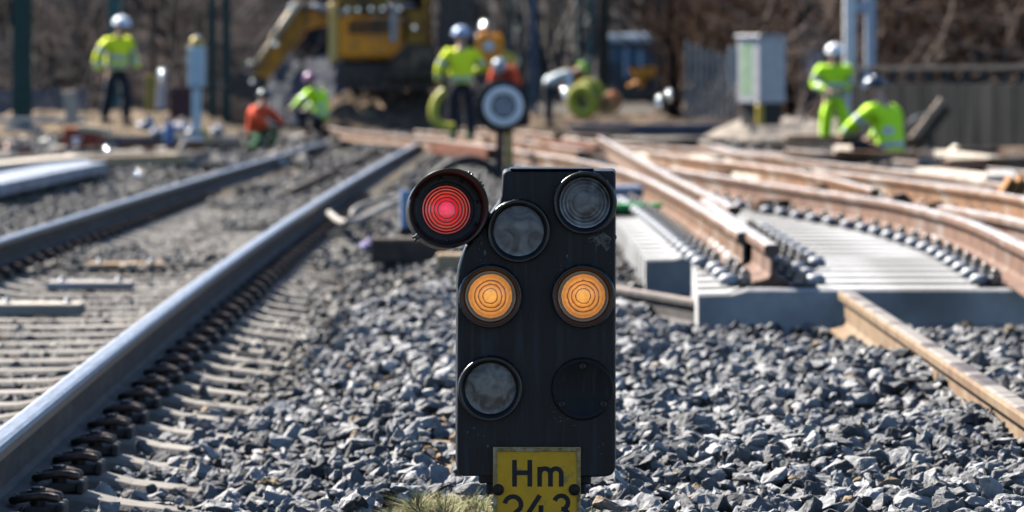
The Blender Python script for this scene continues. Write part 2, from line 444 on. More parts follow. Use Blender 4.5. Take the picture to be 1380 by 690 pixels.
def ballast(name, y0, y1, cell, r0, r1, variants, material, xa=None, xb=None, layers=1, lo=0.0, biglo=0.0):
    P_, R_ = [], []
    for k in range(layers):
        p = grid_pts(xa or (lambda y: -half(y)), xb or (lambda y: half(y)), y0, y1, cell)
        keep, z = keep_and_height(p, lo, r1)
        p[:, 2] = z - k * 0.03 + lo
        p = p[keep]
        r = r0 + (r1 - r0) * RNG.beta(1.6, 2.2, len(p))
        P_.append(p); R_.append(r)
    p = np.concatenate(P_); r = np.concatenate(R_)
    tint = np.clip(RNG.beta(1.5, 2.2, len(p)) * 0.86, 0, 0.86)
    tint[RNG.uniform(0, 1, len(p)) < 0.015] = 0.95
    V_, T_, A_ = scatter(p, r, variants, tint)
    return tag(raw_mesh(name, V_, T_, material, tint=A_), kind='stuff')

XR = lambda y: -0.42 - 0.0034 * y     # fresh grey ballast right of this, older ballast left of it
def brown_gap(y): return 0
ballast('ballast', 9.7, 14.4, 0.043, 0.021, 0.062, near_v, M_STONE, xa=lambda y: -1.12, layers=1)
ballast('ballast', 9.7, 14.4, 0.045, 0.020, 0.040, far_v, M_STONE, xa=lambda y: -1.12, layers=1, lo=-0.035)
ballast('ballast', 14.4, 22.5, 0.043, 0.022, 0.056, far_v, M_STONE, xa=lambda y: -1.14 if y < 15.6 else -0.77, layers=1)
ballast('ballast', 22.5, 47, 0.06, 0.028, 0.050, far_v, M_STONE_OLD, xa=lambda y: -0.75, xb=lambda y: min(half(y), 6))
ballast('track_ballast', 9.7, 15.5, 0.042, 0.020, 0.052, near_v, M_STONE, xa=lambda y: max(-half(y), -3.4), xb=lambda y: -1.12)
ballast('track_ballast', 15.5, 47, 0.052, 0.022, 0.042, far_v, M_STONE_OLD, xa=lambda y: max(-half(y), -6), xb=lambda y: -0.75)
ballast('track_ballast', 47, 85, 0.11, 0.035, 0.075, far_v, M_STONE_OLD, xa=lambda y: -half(y), xb=lambda y: half(y))

px_, py_ = np.meshgrid(np.linspace(-0.42, 0.06, 25), np.linspace(11.3, 15.9, 70))
pz_ = -0.034 + hgt(px_, py_) - 0.05 * (np.abs(px_ + 0.18 + 0.02 * (py_ - 13)) / 0.2) ** 2 - 0.04 * np.clip((py_ - 15.2) / .6, 0, 1) + 0.006 * np.sin(px_ * 61 + py_ * 23) * np.sin(py_ * 41)
i_ = (np.arange(69)[:, None] * 25 + np.arange(24)[None]).ravel()
tag(raw_mesh('sandy_ground', np.stack([px_.ravel(), py_.ravel(), pz_.ravel()], 1), np.concatenate([np.stack([i_, i_ + 1, i_ + 26], 1), np.stack([i_, i_ + 26, i_ + 25], 1)]),
    mat('sandy_soil', (0.22, 0.15, 0.09), (0.13, 0.09, 0.058), spec=0.0, rough=.95, scale=14, bump=.9, bscale=70, c3=(0.27, 0.22, 0.16), scale3=30), smooth=True), kind='structure')
# ------------------------------------------------------------------ rails
def rail_profile(h=RAIL_H, s=1.0):
    p = [(-0.075, 0), (0.075, 0), (0.075, 0.011), (0.02, 0.027), (0.009, 0.042), (0.008, 0.118), (0.034, 0.134), (0.0365, 0.158), (0.030, 0.168), (0.018, 0.172),
         (-0.018, 0.172), (-0.030, 0.168), (-0.0365, 0.158), (-0.034, 0.134), (-0.008, 0.118), (-0.009, 0.042), (-0.02, 0.027), (-0.075, 0.011)]
    return [(x * s, z * h / 0.172) for x, z in p]
RAIL_MI = [0] * 18
for k in (8, 9, 10): RAIL_MI[k] = 1
for k in (6, 7, 11, 12): RAIL_MI[k] = 2
RAIL_MI[-1] = 0
def rail(path, mats, label, name='rail', group=None, s=1.0):
    base = Vector(path[0])
    mb = MB(); mb.sweep(rail_profile(RAIL_H * s, s), [Vector(p) - base for p in path], mis=RAIL_MI)
    o = mb.build(name, mats); o.location = base
    return tag(o, label, 'rail', group)
def smooth_path(pts, n=40):
    pts = [Vector(p) for p in pts]; out = []
    for i_ in range(len(pts) - 1):
        p0 = pts[max(i_ - 1, 0)]; p1 = pts[i_]; p2 = pts[i_ + 1]; p3 = pts[min(i_ + 2, len(pts) - 1)]
        m = max(2, n // (len(pts) - 1))
        for k in range(m):
            t = k / m
            out.append(0.5 * ((2 * p1) + (p2 - p0) * t + (2*p0 - 5*p1 + 4*p2 - p3) * t*t + (3*p1 - p0 - 3*p2 + p3) * t**3))
    out.append(pts[-1]); return out

M_RAILHEAD = mat('rail_head_side', (0.10, 0.10, 0.105), (0.065, 0.062, 0.06), rough=0.45, metal=0.6, scale=12, stretch=(5, .5, 5))
for dx, lab in ((0, 'dark steel rail with shiny head, nearer the signal, on the left track'),
                (-GAUGE, 'dark steel rail with shiny head, farther from the signal, on the left track')):
    rail([(float(near_x(y)) + dx, y, SLEEPER_TOP + 0.012) for y in np.linspace(7.0, 74, 90)], [M_RAILSIDE, M_RAILTOP, M_RAILHEAD], lab, group='rails of the left track')

# ------------------------------------------------------------------ sleepers of the left track
def sleeper_mesh(L=2.6, wt=0.19, wb=0.26, hh=0.2):
    """concrete sleeper with raised rail seats, low middle and sloping ends; top of the seats at z = 0"""
    st = [(-L/2, -0.055), (-1.02, -0.022), (-0.93, 0.0), (-0.56, 0.0), (-0.40, -0.028), (0, -0.034), (0.40, -0.028), (0.56, 0.0), (0.93, 0.0), (1.02, -0.022), (L/2, -0.055)]
    mb = MB(); vs = []; c = 0.014
    for x, z in st:
        vs += [(x, -wb/2, -hh), (x, -wt/2 - 0.004, z - c), (x, -wt/2 + c, z), (x, wt/2 - c, z), (x, wt/2 + 0.004, z - c), (x, wb/2, -hh)]
    fs = []
    for i_ in range(len(st) - 1):
        for k in range(6):
            k2 = (k + 1) % 6
            fs.append((i_*6 + k, i_*6 + k2, (i_+1)*6 + k2, (i_+1)*6 + k))
    e = (len(st) - 1) * 6
    fs += [tuple(range(5, -1, -1)), tuple(e + k for k in range(6))]
    mb.add(vs, fs); return mb
def clip_mesh(side):
    """guide plate, spring clamp and bolt on one side of a rail (side = +1 outwards right); origin at the rail axis on the sleeper"""
    mb = MB(); s = side
    mb.box((s * 0.128, 0, 0.012), (0.085, 0.13, 0.024), mi=1, ch=0.006)
    mb.box((s * 0.178, 0, 0.016), (0.020, 0.15, 0.034), mi=1, ch=0.005)
    for q in (-1, 1):
        pts = [(s * 0.060, q * 0.018, 0.040), (s * 0.060, q * 0.050, 0.040), (s * 0.085, q * 0.068, 0.046), (s * 0.130, q * 0.064, 0.052), (s * 0.166, q * 0.048, 0.044),
               (s * 0.158, q * 0.026, 0.047), (s * 0.120, q * 0.018, 0.050), (s * 0.100, q * 0.0, 0.052)]
        mb.tube(smooth_path(pts, 21), 0.0105, 7, mi=0)
    mb.lathe([(0, 0.02), (0.02, 0.02), (0.02, 0.056), (0.027, 0.056), (0.027, 0.062), (0, 0.062)], Matrix.Translation((s * 0.118, 0, 0)), 12, mi=0, smooth=False)
    mb.lathe([(0.018, 0.060), (0.018, 0.068), (0.014, 0.070), (0, 0.070)], Matrix.Translation((s * 0.118, 0, 0)), 6, mi=0, smooth=False)
    return mb

proto = empty('concrete_sleeper', (0, 0, 0), 0, 'worn grey concrete sleeper bedded in ballast under the rails of the left track', 'sleeper', 'concrete sleepers of the left track')
sleeper_mesh().build('sleeper_body', M_CONC, proto)
c0 = [clip_mesh(1).build('rail_clip', [M_CLIP, M_PAD], proto), clip_mesh(-1).build('rail_clip', [M_CLIP, M_PAD], proto)]
for rx, first in ((GAUGE / 2, True), (-GAUGE / 2, False)):
    for k in (0, 1):
        o = c0[k] if first else c0[k].copy()
        if not first: COL.objects.link(o); o.parent = proto
        o.location = (rx, 0, 0.002)
bare = bpy.data.objects.new('concrete_sleeper', proto.children[0].data); COL.objects.link(bare)
tag(bare, proto['label'], 'sleeper', proto['group'])
k = 0; first_bare = True
while True:
    y = SLEEPER_Y0 + SP * k
    if y > 73: break
    if y < 44: o = proto if k == 0 else copy_tree(proto)
    else:
        o = bare if first_bare else bare.copy()
        if not first_bare: COL.objects.link(o)
        first_bare = False
    o.location = (float(tc(y)), y + random.uniform(-0.015, 0.015), SLEEPER_TOP + random.uniform(-0.003, 0.003)); o.rotation_euler = (random.uniform(-0.006, 0.006), 0, random.uniform(-0.008, 0.008))
    k += 1

# ------------------------------------------------------------------ turnout panel on the right
PTOP = 0.136
def long_sleeper(x0, x1, clips):
    L = x1 - x0; wt, wb, hh, c = 0.32, 0.36, 0.205, 0.012
    mb = MB(); vs = []
    st = [(0, -0.022), (0.14, -0.018), (0.21, 0), (L, 0)]
    for x, z in st:
        vs += [(x, -wb/2, -hh), (x, -wt/2 - 0.004, z - c), (x, -wt/2 + c, z), (x, wt/2 - c, z), (x, wt/2 + 0.004, z - c), (x, wb/2, -hh)]
    fs = []
    for i_ in range(len(st) - 1):
        for k_ in range(6):
            fs.append((i_*6 + k_, i_*6 + (k_+1) % 6, (i_+1)*6 + (k_+1) % 6, (i_+1)*6 + k_))
    e = (len(st) - 1) * 6
    fs += [tuple(range(5, -1, -1)), tuple(e + q for q in range(6))]
    mb.add(vs, fs); return mb
def tz(px, py, z=PTOP + RAIL_H + 0.012):
    """pixel of a rail's head top -> point of its foot"""
    g = G(px, py, z); return Vector((g.x, g.y, z - RAIL_H))
RUSTM = [M_RUST, M_RUSTTOP_SHEEN, M_RUST]; PINKM = [M_RUST_PINK, M_RUSTTOP_SHEEN, M_RUST_PINK]
lines = {
 'A': ([tz(700, 203), tz(780, 215), tz(850, 232), tz(915, 262), tz(1003, 313)], RUSTM, 'orange rusty switch rail bending in behind the signal, ending short on the new panel'),
 'B': ([tz(808, 184), tz(884, 226), tz(990, 278)], RUSTM, 'white topped straight rail ending in mid panel beside the orange switch rail'),
 'E': ([tz(950, 268), tz(1000, 303), tz(1041, 329.5)], PINKM, 'pinkish rail whose cut end faces the camera at the front of the panel'),
 'C': ([tz(905, 226), tz(1040, 247), tz(1150, 263), tz(1213, 273), tz(1300, 295), tz(1380, 330), tz(1440, 362)], PINKM, 'long curved pale rusty rail running across the panel to the right edge'),
 'D': ([tz(875, 203), tz(955, 215), tz(1020, 222), tz(1100, 235), tz(1180, 254)], RUSTM, 'white topped curved rail meeting the long pale rail behind the panel'),
 'F': ([tz(1100, 228), tz(1190, 238), tz(1290, 252), tz(1360, 262), tz(1450, 280)], RUSTM, 'outer white topped rail in front of the crouching worker at right'),
 'I': ([tz(1270, 277), tz(1380, 297), tz(1470, 325)], PINKM, 'short brown rail beside the long pale rail at right edge'),
}
RAILPATH = {}
for kx, (pts, ms, lab) in lines.items():
    sp = smooth_path(pts, 48); RAILPATH[kx] = sp
    rail(sp, ms, lab, group='loose rusty rails of the new turnout')
def path_x(kx, y):
    sp = RAILPATH[kx]
    for a, b in zip(sp[:-1], sp[1:]):
        lo_, hi_ = min(a.y, b.y), max(a.y, b.y)
        if lo_ <= y <= hi_ and hi_ > lo_: return a.x + (b.x - a.x) * (y - a.y) / (b.y - a.y)
    return None
plate_me = None
def base_plate():
    mb = MB()
    mb.box((0, 0, 0.006), (0.38, 0.16, 0.010), mi=1, ch=0.003)
    for s in (-1, 1):
        mb.box((s * 0.115, 0, 0.030), (0.05, 0.10, 0.04), mi=0, ch=0.006)
        mb.tube([(s * 0.115, 0, 0.03), (s * 0.115, 0, 0.078)], 0.014, 6)
        mb.lathe([(0, 0.045), (0.026, 0.045), (0.026, 0.066), (0, 0.066)], Matrix.Translation((s * 0.115, 0, 0)), 6, smooth=False)
        mb.lathe([(0, 0.012), (0.045, 0.012), (0.045, 0.035), (0.03, 0.055), (0, 0.058)], Matrix.Translation((s * 0.185, -0.03, 0)), 10, mi=2)
    return mb
M_PLATE_LIGHT = mat('clip_galvanised', (0.12, 0.115, 0.11), (0.24, 0.22, 0.2), rough=0.5, metal=0.5, scale=30)
bp0 = base_plate().build('base_plate', [M_PLATE_LIGHT, M_CLIP, mat('clip_cap_grey', (0.42, 0.42, 0.42), (0.3, 0.3, 0.3), rough=.5, scale=30)])
used = False
lab_p = 'new pale concrete sleeper of the turnout panel right of the signal'
k = 0
while True:
    y = 19.83 + 0.66 * k
    if y > 47: break
    x0 = float(panel_left(np.array(y))); x1 = max(4.3, half(y) * 0.9)
    t = empty('turnout_sleeper', (x0, y, PTOP), random.uniform(-0.004, 0.004), lab_p, 'sleeper', 'long concrete sleepers of the turnout panel')
    if k == 0: t['label'] = 'frontmost long concrete sleeper of the panel, its dark face toward the camera'
    elif k == 6: t['label'] = 'longer concrete sleeper ending further left, first behind the short front row of the panel'
    long_sleeper(x0, x1, []).build('sleeper_body', M_CONC_NEW, t)
    for kx in 'AECDFI':
        px_ = path_x(kx, y)
        if px_ is None: continue
        if kx == 'E' and path_x('A', y) is not None and abs(px_ - path_x('A', y)) < 0.3: px_ += 0.13
        if used: o = bp0.copy(); COL.objects.link(o)
        else: o = bp0; used = True
        o.parent = t; o.location = (px_ - x0, 0, 0.001)
    k += 1
# spacer block at the rail crossing
mb = MB(); mb.box((0, 0, 0.075), (0.10, 0.45, 0.15), ch=0.02); mb.tube([(-0.09, -0.12, 0.08), (0.09, -0.12, 0.08)], 0.02, 6); mb.tube([(-0.09, 0.12, 0.08), (0.09, 0.12, 0.08)], 0.02, 6)
o = mb.build('frog_block', M_RUST_PINK); g = tz(1195, 270); o.location = (g.x + 0.16, g.y, PTOP + 0.01); tag(o, 'brown bolted steel spacer block beside the long pale rail', 'spacer block')

# rail lying on the ballast, lower right
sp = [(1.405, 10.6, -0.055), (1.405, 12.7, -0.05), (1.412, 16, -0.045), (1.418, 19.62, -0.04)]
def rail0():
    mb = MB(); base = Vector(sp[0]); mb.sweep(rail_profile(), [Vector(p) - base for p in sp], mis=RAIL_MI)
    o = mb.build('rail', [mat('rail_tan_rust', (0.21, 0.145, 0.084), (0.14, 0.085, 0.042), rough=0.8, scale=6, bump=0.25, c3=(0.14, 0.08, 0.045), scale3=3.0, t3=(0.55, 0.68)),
                          mat('rail_tan_top_shadowed', (0.27, 0.235, 0.195), (0.17, 0.135, 0.10), rough=0.5, metal=0.1, scale=9, c3=(0.07, 0.05, 0.035), scale3=3.2, t3=(0.52, 0.58), stretch=(.6, 1, .6)), MATS['rail_tan_rust']])  # dark patches paint shadow notches into the top colour
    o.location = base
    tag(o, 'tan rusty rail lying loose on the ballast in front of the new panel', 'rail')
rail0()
# dark old rail lying behind the signal at right
a, b = P(800, 349, 23.0), P(940, 401, 20.6); a.z -= 0.1; b.z -= 0.1
rail([Vector((0.20, 22.4, -0.05)), Vector((0.86, 19.9, -0.06))], [M_RAILSIDE, mat('rail_brown_top', (0.26, 0.2, 0.16), (0.18, 0.13, 0.1), rough=0.6, scale=8), M_RAILSIDE], 'dark brown old rail lying on the ballast just behind the right side of the signal', s=0.75)
# far rails
def far_rail(pts, label, ms=RUSTM, z=0.19):
    rail(smooth_path([tz(px, py, z) for px, py in pts], 24), ms, label, group='rusty rails across the far yard')
far_rail([(440, 170), (470, 176), (560, 184), (640, 194), (700, 203)], 'orange rusty rail crossing the far end of the left track')
far_rail([(560, 176), (640, 181), (700, 188), (795, 203)], 'pinkish rusty rail running behind the round black signal disc')
far_rail([(600, 170), (690, 176), (780, 186)], 'brown rail in the far yard in front of the dark blue beam')
far_rail([(940, 188), (990, 203), (1045, 216), (1140, 232)], 'rusty rail with its cut end showing, beyond the panel')
far_rail([(960, 202), (1060, 212), (1180, 226), (1300, 240), (1420, 258)], 'long pale rail at the back of the right yard', z=0.25)
far_rail([(820, 196), (900, 207), (985, 222)], 'short pale rail beyond the panel, left of the cut rail end')
far_rail([(1160, 236), (1260, 246), (1400, 262)], 'white topped far rail beside the stacked planks', z=0.22)

far_rail([(760, 186), (900, 197), (1060, 207)], 'pale rail in the far yard just behind the cut rail end')
far_rail([(715, 208), (780, 222), (838, 240)], 'orange rail ending close behind the top right corner of the dwarf signal')
far_rail([(1010, 231), (1100, 244), (1215, 262)], 'rusty rail lying between the two white topped rails of the right yard')
far_rail([(1060, 200), (1200, 214), (1420, 233)], 'brown rail running past the feet of the standing right worker', z=0.1)
# ------------------------------------------------------------------ the dwarf signal
YS = 9.90; K = YS / F
def S(px, py, dy=0.0): return Vector(((px - 690) * K, YS + dy, H - (py - HOR) * K))
M_BLACK = mat('signal_black_paint', (0.0028, 0.0037, 0.0056), (0.0050, 0.0063, 0.009), rough=0.48, scale=9, bump=0.12, bscale=90, spec=0.25, c3=(0.012, 0.0135, 0.0165), scale3=9, t3=(0.48, 0.72), stretch=(3, 3, 0.45), rvar=0.12)
M_BEZEL = mat('lamp_bezel_black', (0.005, 0.005, 0.0055), (0.010, 0.010, 0.0105), rough=0.34, scale=30, spec=0.5, bump=0.1, bscale=120)
M_EDGE = M_BLACK
def housing_paint():
    m = M_BLACK; n = m.node_tree.nodes; l = m.node_tree.links; b = n['Principled BSDF']
    old = b.inputs['Base Color'].links[0].from_socket
    tc = n.new('ShaderNodeTexCoord'); mp = n.new('ShaderNodeMapping'); mp.inputs['Scale'].default_value = (60, 60, 3.5); l.new(tc.outputs['Object'], mp.inputs['Vector'])
    st = n.new('ShaderNodeTexNoise'); st.inputs['Scale'].default_value = 1.0; st.inputs['Detail'].default_value = 6; l.new(mp.outputs['Vector'], st.inputs['Vector'])
    r1 = n.new('ShaderNodeMapRange'); r1.inputs['From Min'].default_value = .52; r1.inputs['From Max'].default_value = .78; l.new(st.outputs['Fac'], r1.inputs['Value'])
    x1 = n.new('ShaderNodeMix'); x1.data_type = 'RGBA'; x1.inputs['B'].default_value = (.026, .031, .040, 1); l.new(r1.outputs[0], x1.inputs['Factor']); l.new(old, x1.inputs['A'])
    vo = n.new('ShaderNodeTexNoise'); vo.inputs['Scale'].default_value = 130; vo.inputs['Detail'].default_value = 2; l.new(tc.outputs['Object'], vo.inputs['Vector'])
    big = n.new('ShaderNodeTexNoise'); big.inputs['Scale'].default_value = 9; l.new(tc.outputs['Object'], big.inputs['Vector'])
    ml = n.new('ShaderNodeMath'); ml.operation = 'MULTIPLY'; l.new(vo.outputs['Fac'], ml.inputs[0]); l.new(big.outputs['Fac'], ml.inputs[1])
    r2 = n.new('ShaderNodeMapRange'); r2.inputs['From Min'].default_value = .40; r2.inputs['From Max'].default_value = .43; l.new(ml.outputs[0], r2.inputs['Value'])
    x2 = n.new('ShaderNodeMix'); x2.data_type = 'RGBA'; x2.inputs['B'].default_value = (.10, .10, .10, 1); l.new(r2.outputs[0], x2.inputs['Factor']); l.new(x1.outputs['Result'], x2.inputs['A'])
    l.new(x2.outputs['Result'], b.inputs['Base Color'])
housing_paint()
base = S(723, 660); base.z = -0.03; base.y = YS + 0.11
sig = empty('dwarf_signal', base, 0, 'black dwarf shunting signal with one red and two amber lamps in the ballast', 'signal')
def sp_(mb, name, mats): 
    o = mb.build(name, mats, sig); o.matrix_parent_inverse = Matrix.Translation(-base); return o
def arc(cx, cy, r, a0, a1, n=8): return [(cx + r * math.cos(R(a0 + (a1 - a0) * k / n)), cy - r * math.sin(R(a0 + (a1 - a0) * k / n))) for k in range(n + 1)]
out = []
out += arc(824, 235, 5, 0, 90, 4)                     # top right corner
out += arc(685, 237, 7, 90, 180, 5)
out += [(677.5, 247), (676.5, 262), (674, 271), (669, 280), (662, 290), (657, 300)]
out += [(648, 312), (638, 323), (629, 335), (623, 349), (619, 364), (617, 382)]
out += [(616, 500), (616, 628)]
out += arc(626, 632, 10, 180, 262, 5)
out += [(800, 643)]
out += arc(817, 630, 12, 270, 360, 6)
out += [(829, 430)]
def housing():
    bm = bmesh.new()
    vs = [bm.verts.new(S(x, y)) for x, y in out]
    f = bm.faces.new(vs)
    r = bmesh.ops.extrude_face_region(bm, geom=[f])
    nv = [v for v in r['geom'] if isinstance(v, bmesh.types.BMVert)]
    for v in nv: v.co.y += 0.20; v.co.x = S(723, 0).x + (v.co.x - S(723, 0).x) * 1.035; v.co.z = S(0, 440).z + (v.co.z - S(0, 440).z) * 1.004
    bmesh.ops.recalc_face_normals(bm, faces=bm.faces)
    ed = [e for e in bm.edges if len(e.link_faces) == 2 and abs(e.calc_face_angle()) > 1.2 and abs(e.verts[0].co.y - e.verts[1].co.y) < 1e-4 and e.verts[0].co.y < YS + 0.01]
    bmesh.ops.bevel(bm, geom=ed, offset=0.0045, segments=3, profile=0.5, affect='EDGES')
    me = bpy.data.meshes.new('housing'); bm.to_mesh(me); bm.free()
    me.materials.append(M_BLACK)
    o = bpy.data.objects.new('housing', me); COL.objects.link(o); o.parent = sig; o.matrix_parent_inverse = Matrix.Translation(-base)
housing()
mb = MB()     # sheet lip on the top
c = (S(687, 228.6) + S(800, 228.6)) / 2
mb.box(c + Vector((0, 0.09, 0.0008)), ((800 - 687) * K, 0.19, 0.0036), ch=0.001)
sp_(mb, 'top_plate', M_BLACK)

def lens_mat(name, kind):
    m = bpy.data.materials.new(name); m.use_nodes = True
    n = m.node_tree.nodes; l = m.node_tree.links; b = n['Principled BSDF']
    tc = n.new('ShaderNodeTexCoord')
    ln = n.new('ShaderNodeVectorMath'); ln.operation = 'LENGTH'; l.new(tc.outputs['Object'], ln.inputs[0])
    sx = n.new('ShaderNodeSeparateXYZ'); l.new(tc.outputs['Object'], sx.inputs[0])
    cb = n.new('ShaderNodeCombineXYZ'); l.new(sx.outputs['X'], cb.inputs['X']); l.new(sx.outputs['Z'], cb.inputs['Z']); l.new(cb.outputs[0], ln.inputs[0])
    rad = ln.outputs['Value']
    nz = n.new('ShaderNodeTexNoise'); nz.inputs['Scale'].default_value = 22 if kind == 'clear' else 30; nz.inputs['Detail'].default_value = 6; nz.inputs['Distortion'].default_value = 1.4
    oi = n.new('ShaderNodeObjectInfo'); ad = n.new('ShaderNodeVectorMath'); ad.operation = 'ADD'
    l.new(tc.outputs['Object'], ad.inputs[0]); l.new(oi.outputs['Location'], ad.inputs[1]); l.new(ad.outputs[0], nz.inputs['Vector'])
    b.inputs['Coat Weight'].default_value = 0.16 if kind in ('clear', 'dirty') else 0.5; b.inputs['Coat Roughness'].default_value = 0.07
    if kind in ('clear', 'dirty'):
        cr = n.new('ShaderNodeValToRGB'); e = cr.color_ramp.elements
        d = kind == 'dirty'
        e[0].position = 0.38; e[0].color = (0.035, 0.032, 0.03, 1) if d else (0.045, 0.042, 0.039, 1)
        e[1].position = 0.64; e[1].color = (0.19, 0.17, 0.145, 1) if d else (0.22, 0.205, 0.19, 1)
        l.new(nz.outputs['Fac'], cr.inputs['Fac'])
        # grime collected along the lower rim
        lo = n.new('ShaderNodeMapRange'); lo.inputs['From Min'].default_value = 0.042; lo.inputs['From Max'].default_value = 0.056
        l.new(rad, lo.inputs['Value'])
        dn = n.new('ShaderNodeMapRange'); dn.inputs['From Min'].default_value = 0.01; dn.inputs['From Max'].default_value = -0.035
        l.new(sx.outputs['Z'], dn.inputs['Value'])
        mu = n.new('ShaderNodeMath'); mu.operation = 'MULTIPLY'; l.new(lo.outputs[0], mu.inputs[0]); l.new(dn.outputs[0], mu.inputs[1])
        m2 = n.new('ShaderNodeMath'); m2.operation = 'MULTIPLY'; l.new(mu.outputs[0], m2.inputs[0]); l.new(nz.outputs['Fac'], m2.inputs[1])
        mx = n.new('ShaderNodeMix'); mx.data_type = 'RGBA'; mx.inputs['B'].default_value = (0.62, 0.62, 0.62, 1)
        l.new(m2.outputs[0], mx.inputs['Factor']); l.new(cr.outputs['Color'], mx.inputs['A'])
        l.new(mx.outputs['Result'], b.inputs['Base Color'])
        b.inputs['Roughness'].default_value = 0.42
    else:
        # a lit lens: concentric steps glow, dark lines between
        cr = n.new('ShaderNodeValToRGB'); cr.color_ramp.interpolation = 'LINEAR'
        dv = n.new('ShaderNodeMath'); dv.operation = 'DIVIDE'; dv.inputs[1].default_value = 34 * K if kind == 'red' else 36.5 * K
        nd = n.new('ShaderNodeMath'); nd.operation = 'MULTIPLY_ADD'; nd.inputs[1].default_value = 0.0025 if kind == 'red' else 0.007
        l.new(nz.outputs['Fac'], nd.inputs[0]); l.new(rad, nd.inputs[2]); l.new(nd.outputs[0], dv.inputs[0])
        l.new(dv.outputs[0], cr.inputs['Fac'])
        e = cr.color_ramp.elements
        if kind == 'red':
            rc = [(0.78, 0.035, 0.10), (0.70, 0.018, 0.055), (0.76, 0.02, 0.03)]
            stops = [(0.0, rc[0]), (0.28, rc[1]), (0.345, (0.55, 0.01, 0.04)), (0.365, (0.03, 0.001, 0.002)), (0.39, (0.06, 0.002, 0.003)), (0.41, rc[2]), (0.49, (0.62, 0.012, 0.014)), (0.51, (0.035, 0.001, 0.001)), (0.545, (0.05, 0.001, 0.001)),
                     (0.56, (0.80, 0.05, 0.03)), (0.63, (0.52, 0.012, 0.01)), (0.645, (0.03, 0.001, 0.001)), (0.685, (0.05, 0.001, 0.001)), (0.70, (0.78, 0.10, 0.05)), (0.755, (0.45, 0.01, 0.008)), (0.77, (0.025, 0.001, 0.001)),
                     (0.815, (0.05, 0.001, 0.001)), (0.83, (0.72, 0.11, 0.055)), (0.87, (0.36, 0.01, 0.008)), (0.885, (0.025, 0.001, 0.001)), (0.925, (0.04, 0.001, 0.001)), (0.94, (0.55, 0.07, 0.04)), (0.985, (0.12, 0.003, 0.002))]
        else:
            A = (0.84, 0.30, 0.040); D = (0.16, 0.045, 0.006)
            stops = [(0.0, (0.95, 0.46, 0.09)), (0.30, (0.90, 0.37, 0.055)), (0.325, D), (0.345, D), (0.365, (0.88, 0.36, 0.06)), (0.46, (0.78, 0.26, 0.035)), (0.48, D), (0.505, D), (0.525, (0.88, 0.36, 0.065)), (0.605, (0.74, 0.24, 0.03)), (0.625, D), (0.65, D),
                     (0.67, (0.84, 0.33, 0.06)), (0.82, (0.70, 0.24, 0.035)), (0.85, (0.82, 0.30, 0.05)), (0.875, (0.075, 0.064, 0.054)), (0.95, (0.085, 0.075, 0.066)), (0.99, (0.06, 0.053, 0.047))]
        while len(e) < len(stops): e.new(0.5)
        for q, (p, cc) in zip(e, stops): q.position = min(p, 1)
        for q, (p, cc) in zip(sorted(e, key=lambda z: z.position), stops): q.color = (*cc, 1)
        l.new(cr.outputs['Color'], b.inputs['Emission Color'])
        nr = n.new('ShaderNodeMapRange'); nr.inputs['To Min'].default_value = 0.14 if kind == 'red' else 0.14; nr.inputs['To Max'].default_value = 0.31 if kind == 'red' else 0.31
        l.new(nz.outputs['Fac'], nr.inputs['Value'])
        fo = n.new('ShaderNodeMapRange'); fo.inputs['From Max'].default_value = 36 * K; fo.inputs['To Min'].default_value = 1.35; fo.inputs['To Max'].default_value = 0.72
        of = n.new('ShaderNodeVectorMath'); of.operation = 'DISTANCE'; of.inputs[1].default_value = (-0.006, 0, 0.008); l.new(cb.outputs[0], of.inputs[0]); l.new(of.outputs['Value'], fo.inputs['Value'])
        n2 = n.new('ShaderNodeTexNoise'); n2.inputs['Scale'].default_value = 150; n2.inputs['Detail'].default_value = 3; l.new(ad.outputs[0], n2.inputs['Vector'])
        r2 = n.new('ShaderNodeMapRange'); r2.inputs['To Min'].default_value = 0.7; r2.inputs['To Max'].default_value = 1.3; l.new(n2.outputs['Fac'], r2.inputs['Value'])
        ma = n.new('ShaderNodeMath'); ma.operation = 'MULTIPLY'; l.new(nr.outputs[0], ma.inputs[0]); l.new(fo.outputs[0], ma.inputs[1])
        mb_ = n.new('ShaderNodeMath'); mb_.operation = 'MULTIPLY'; l.new(ma.outputs[0], mb_.inputs[0]); l.new(r2.outputs[0], mb_.inputs[1])
        l.new(mb_.outputs[0], b.inputs['Emission Strength'])
        b.inputs['Base Color'].default_value = (0.06, 0.01, 0.01, 1) if kind == 'red' else (0.12, 0.06, 0.02, 1)
        b.inputs['Roughness'].default_value = 0.3
    return m
M_CLEAR, M_DIRTY, M_RED, M_AMBER = [lens_mat('lens_' + q, q) for q in ('clear', 'dirty', 'red', 'amber')]
FRONT = Matrix.Rotation(R(90), 4, 'X')      # lathe axis z -> -y (towards the camera)
def lens_prof(r, rings, dome, ridge=0.0026):
    p = []; N = 44
    for i_ in range(N + 1):
        q = i_ / N
        z = dome * (1 - q * q)
        if rings:
            if q > 0.38: z -= ((q - 0.38) * 7.5 % 1.0) * ridge
        p.append((max(r * q, 0), z))
    p[0] = (0, p[0][1])
    return p
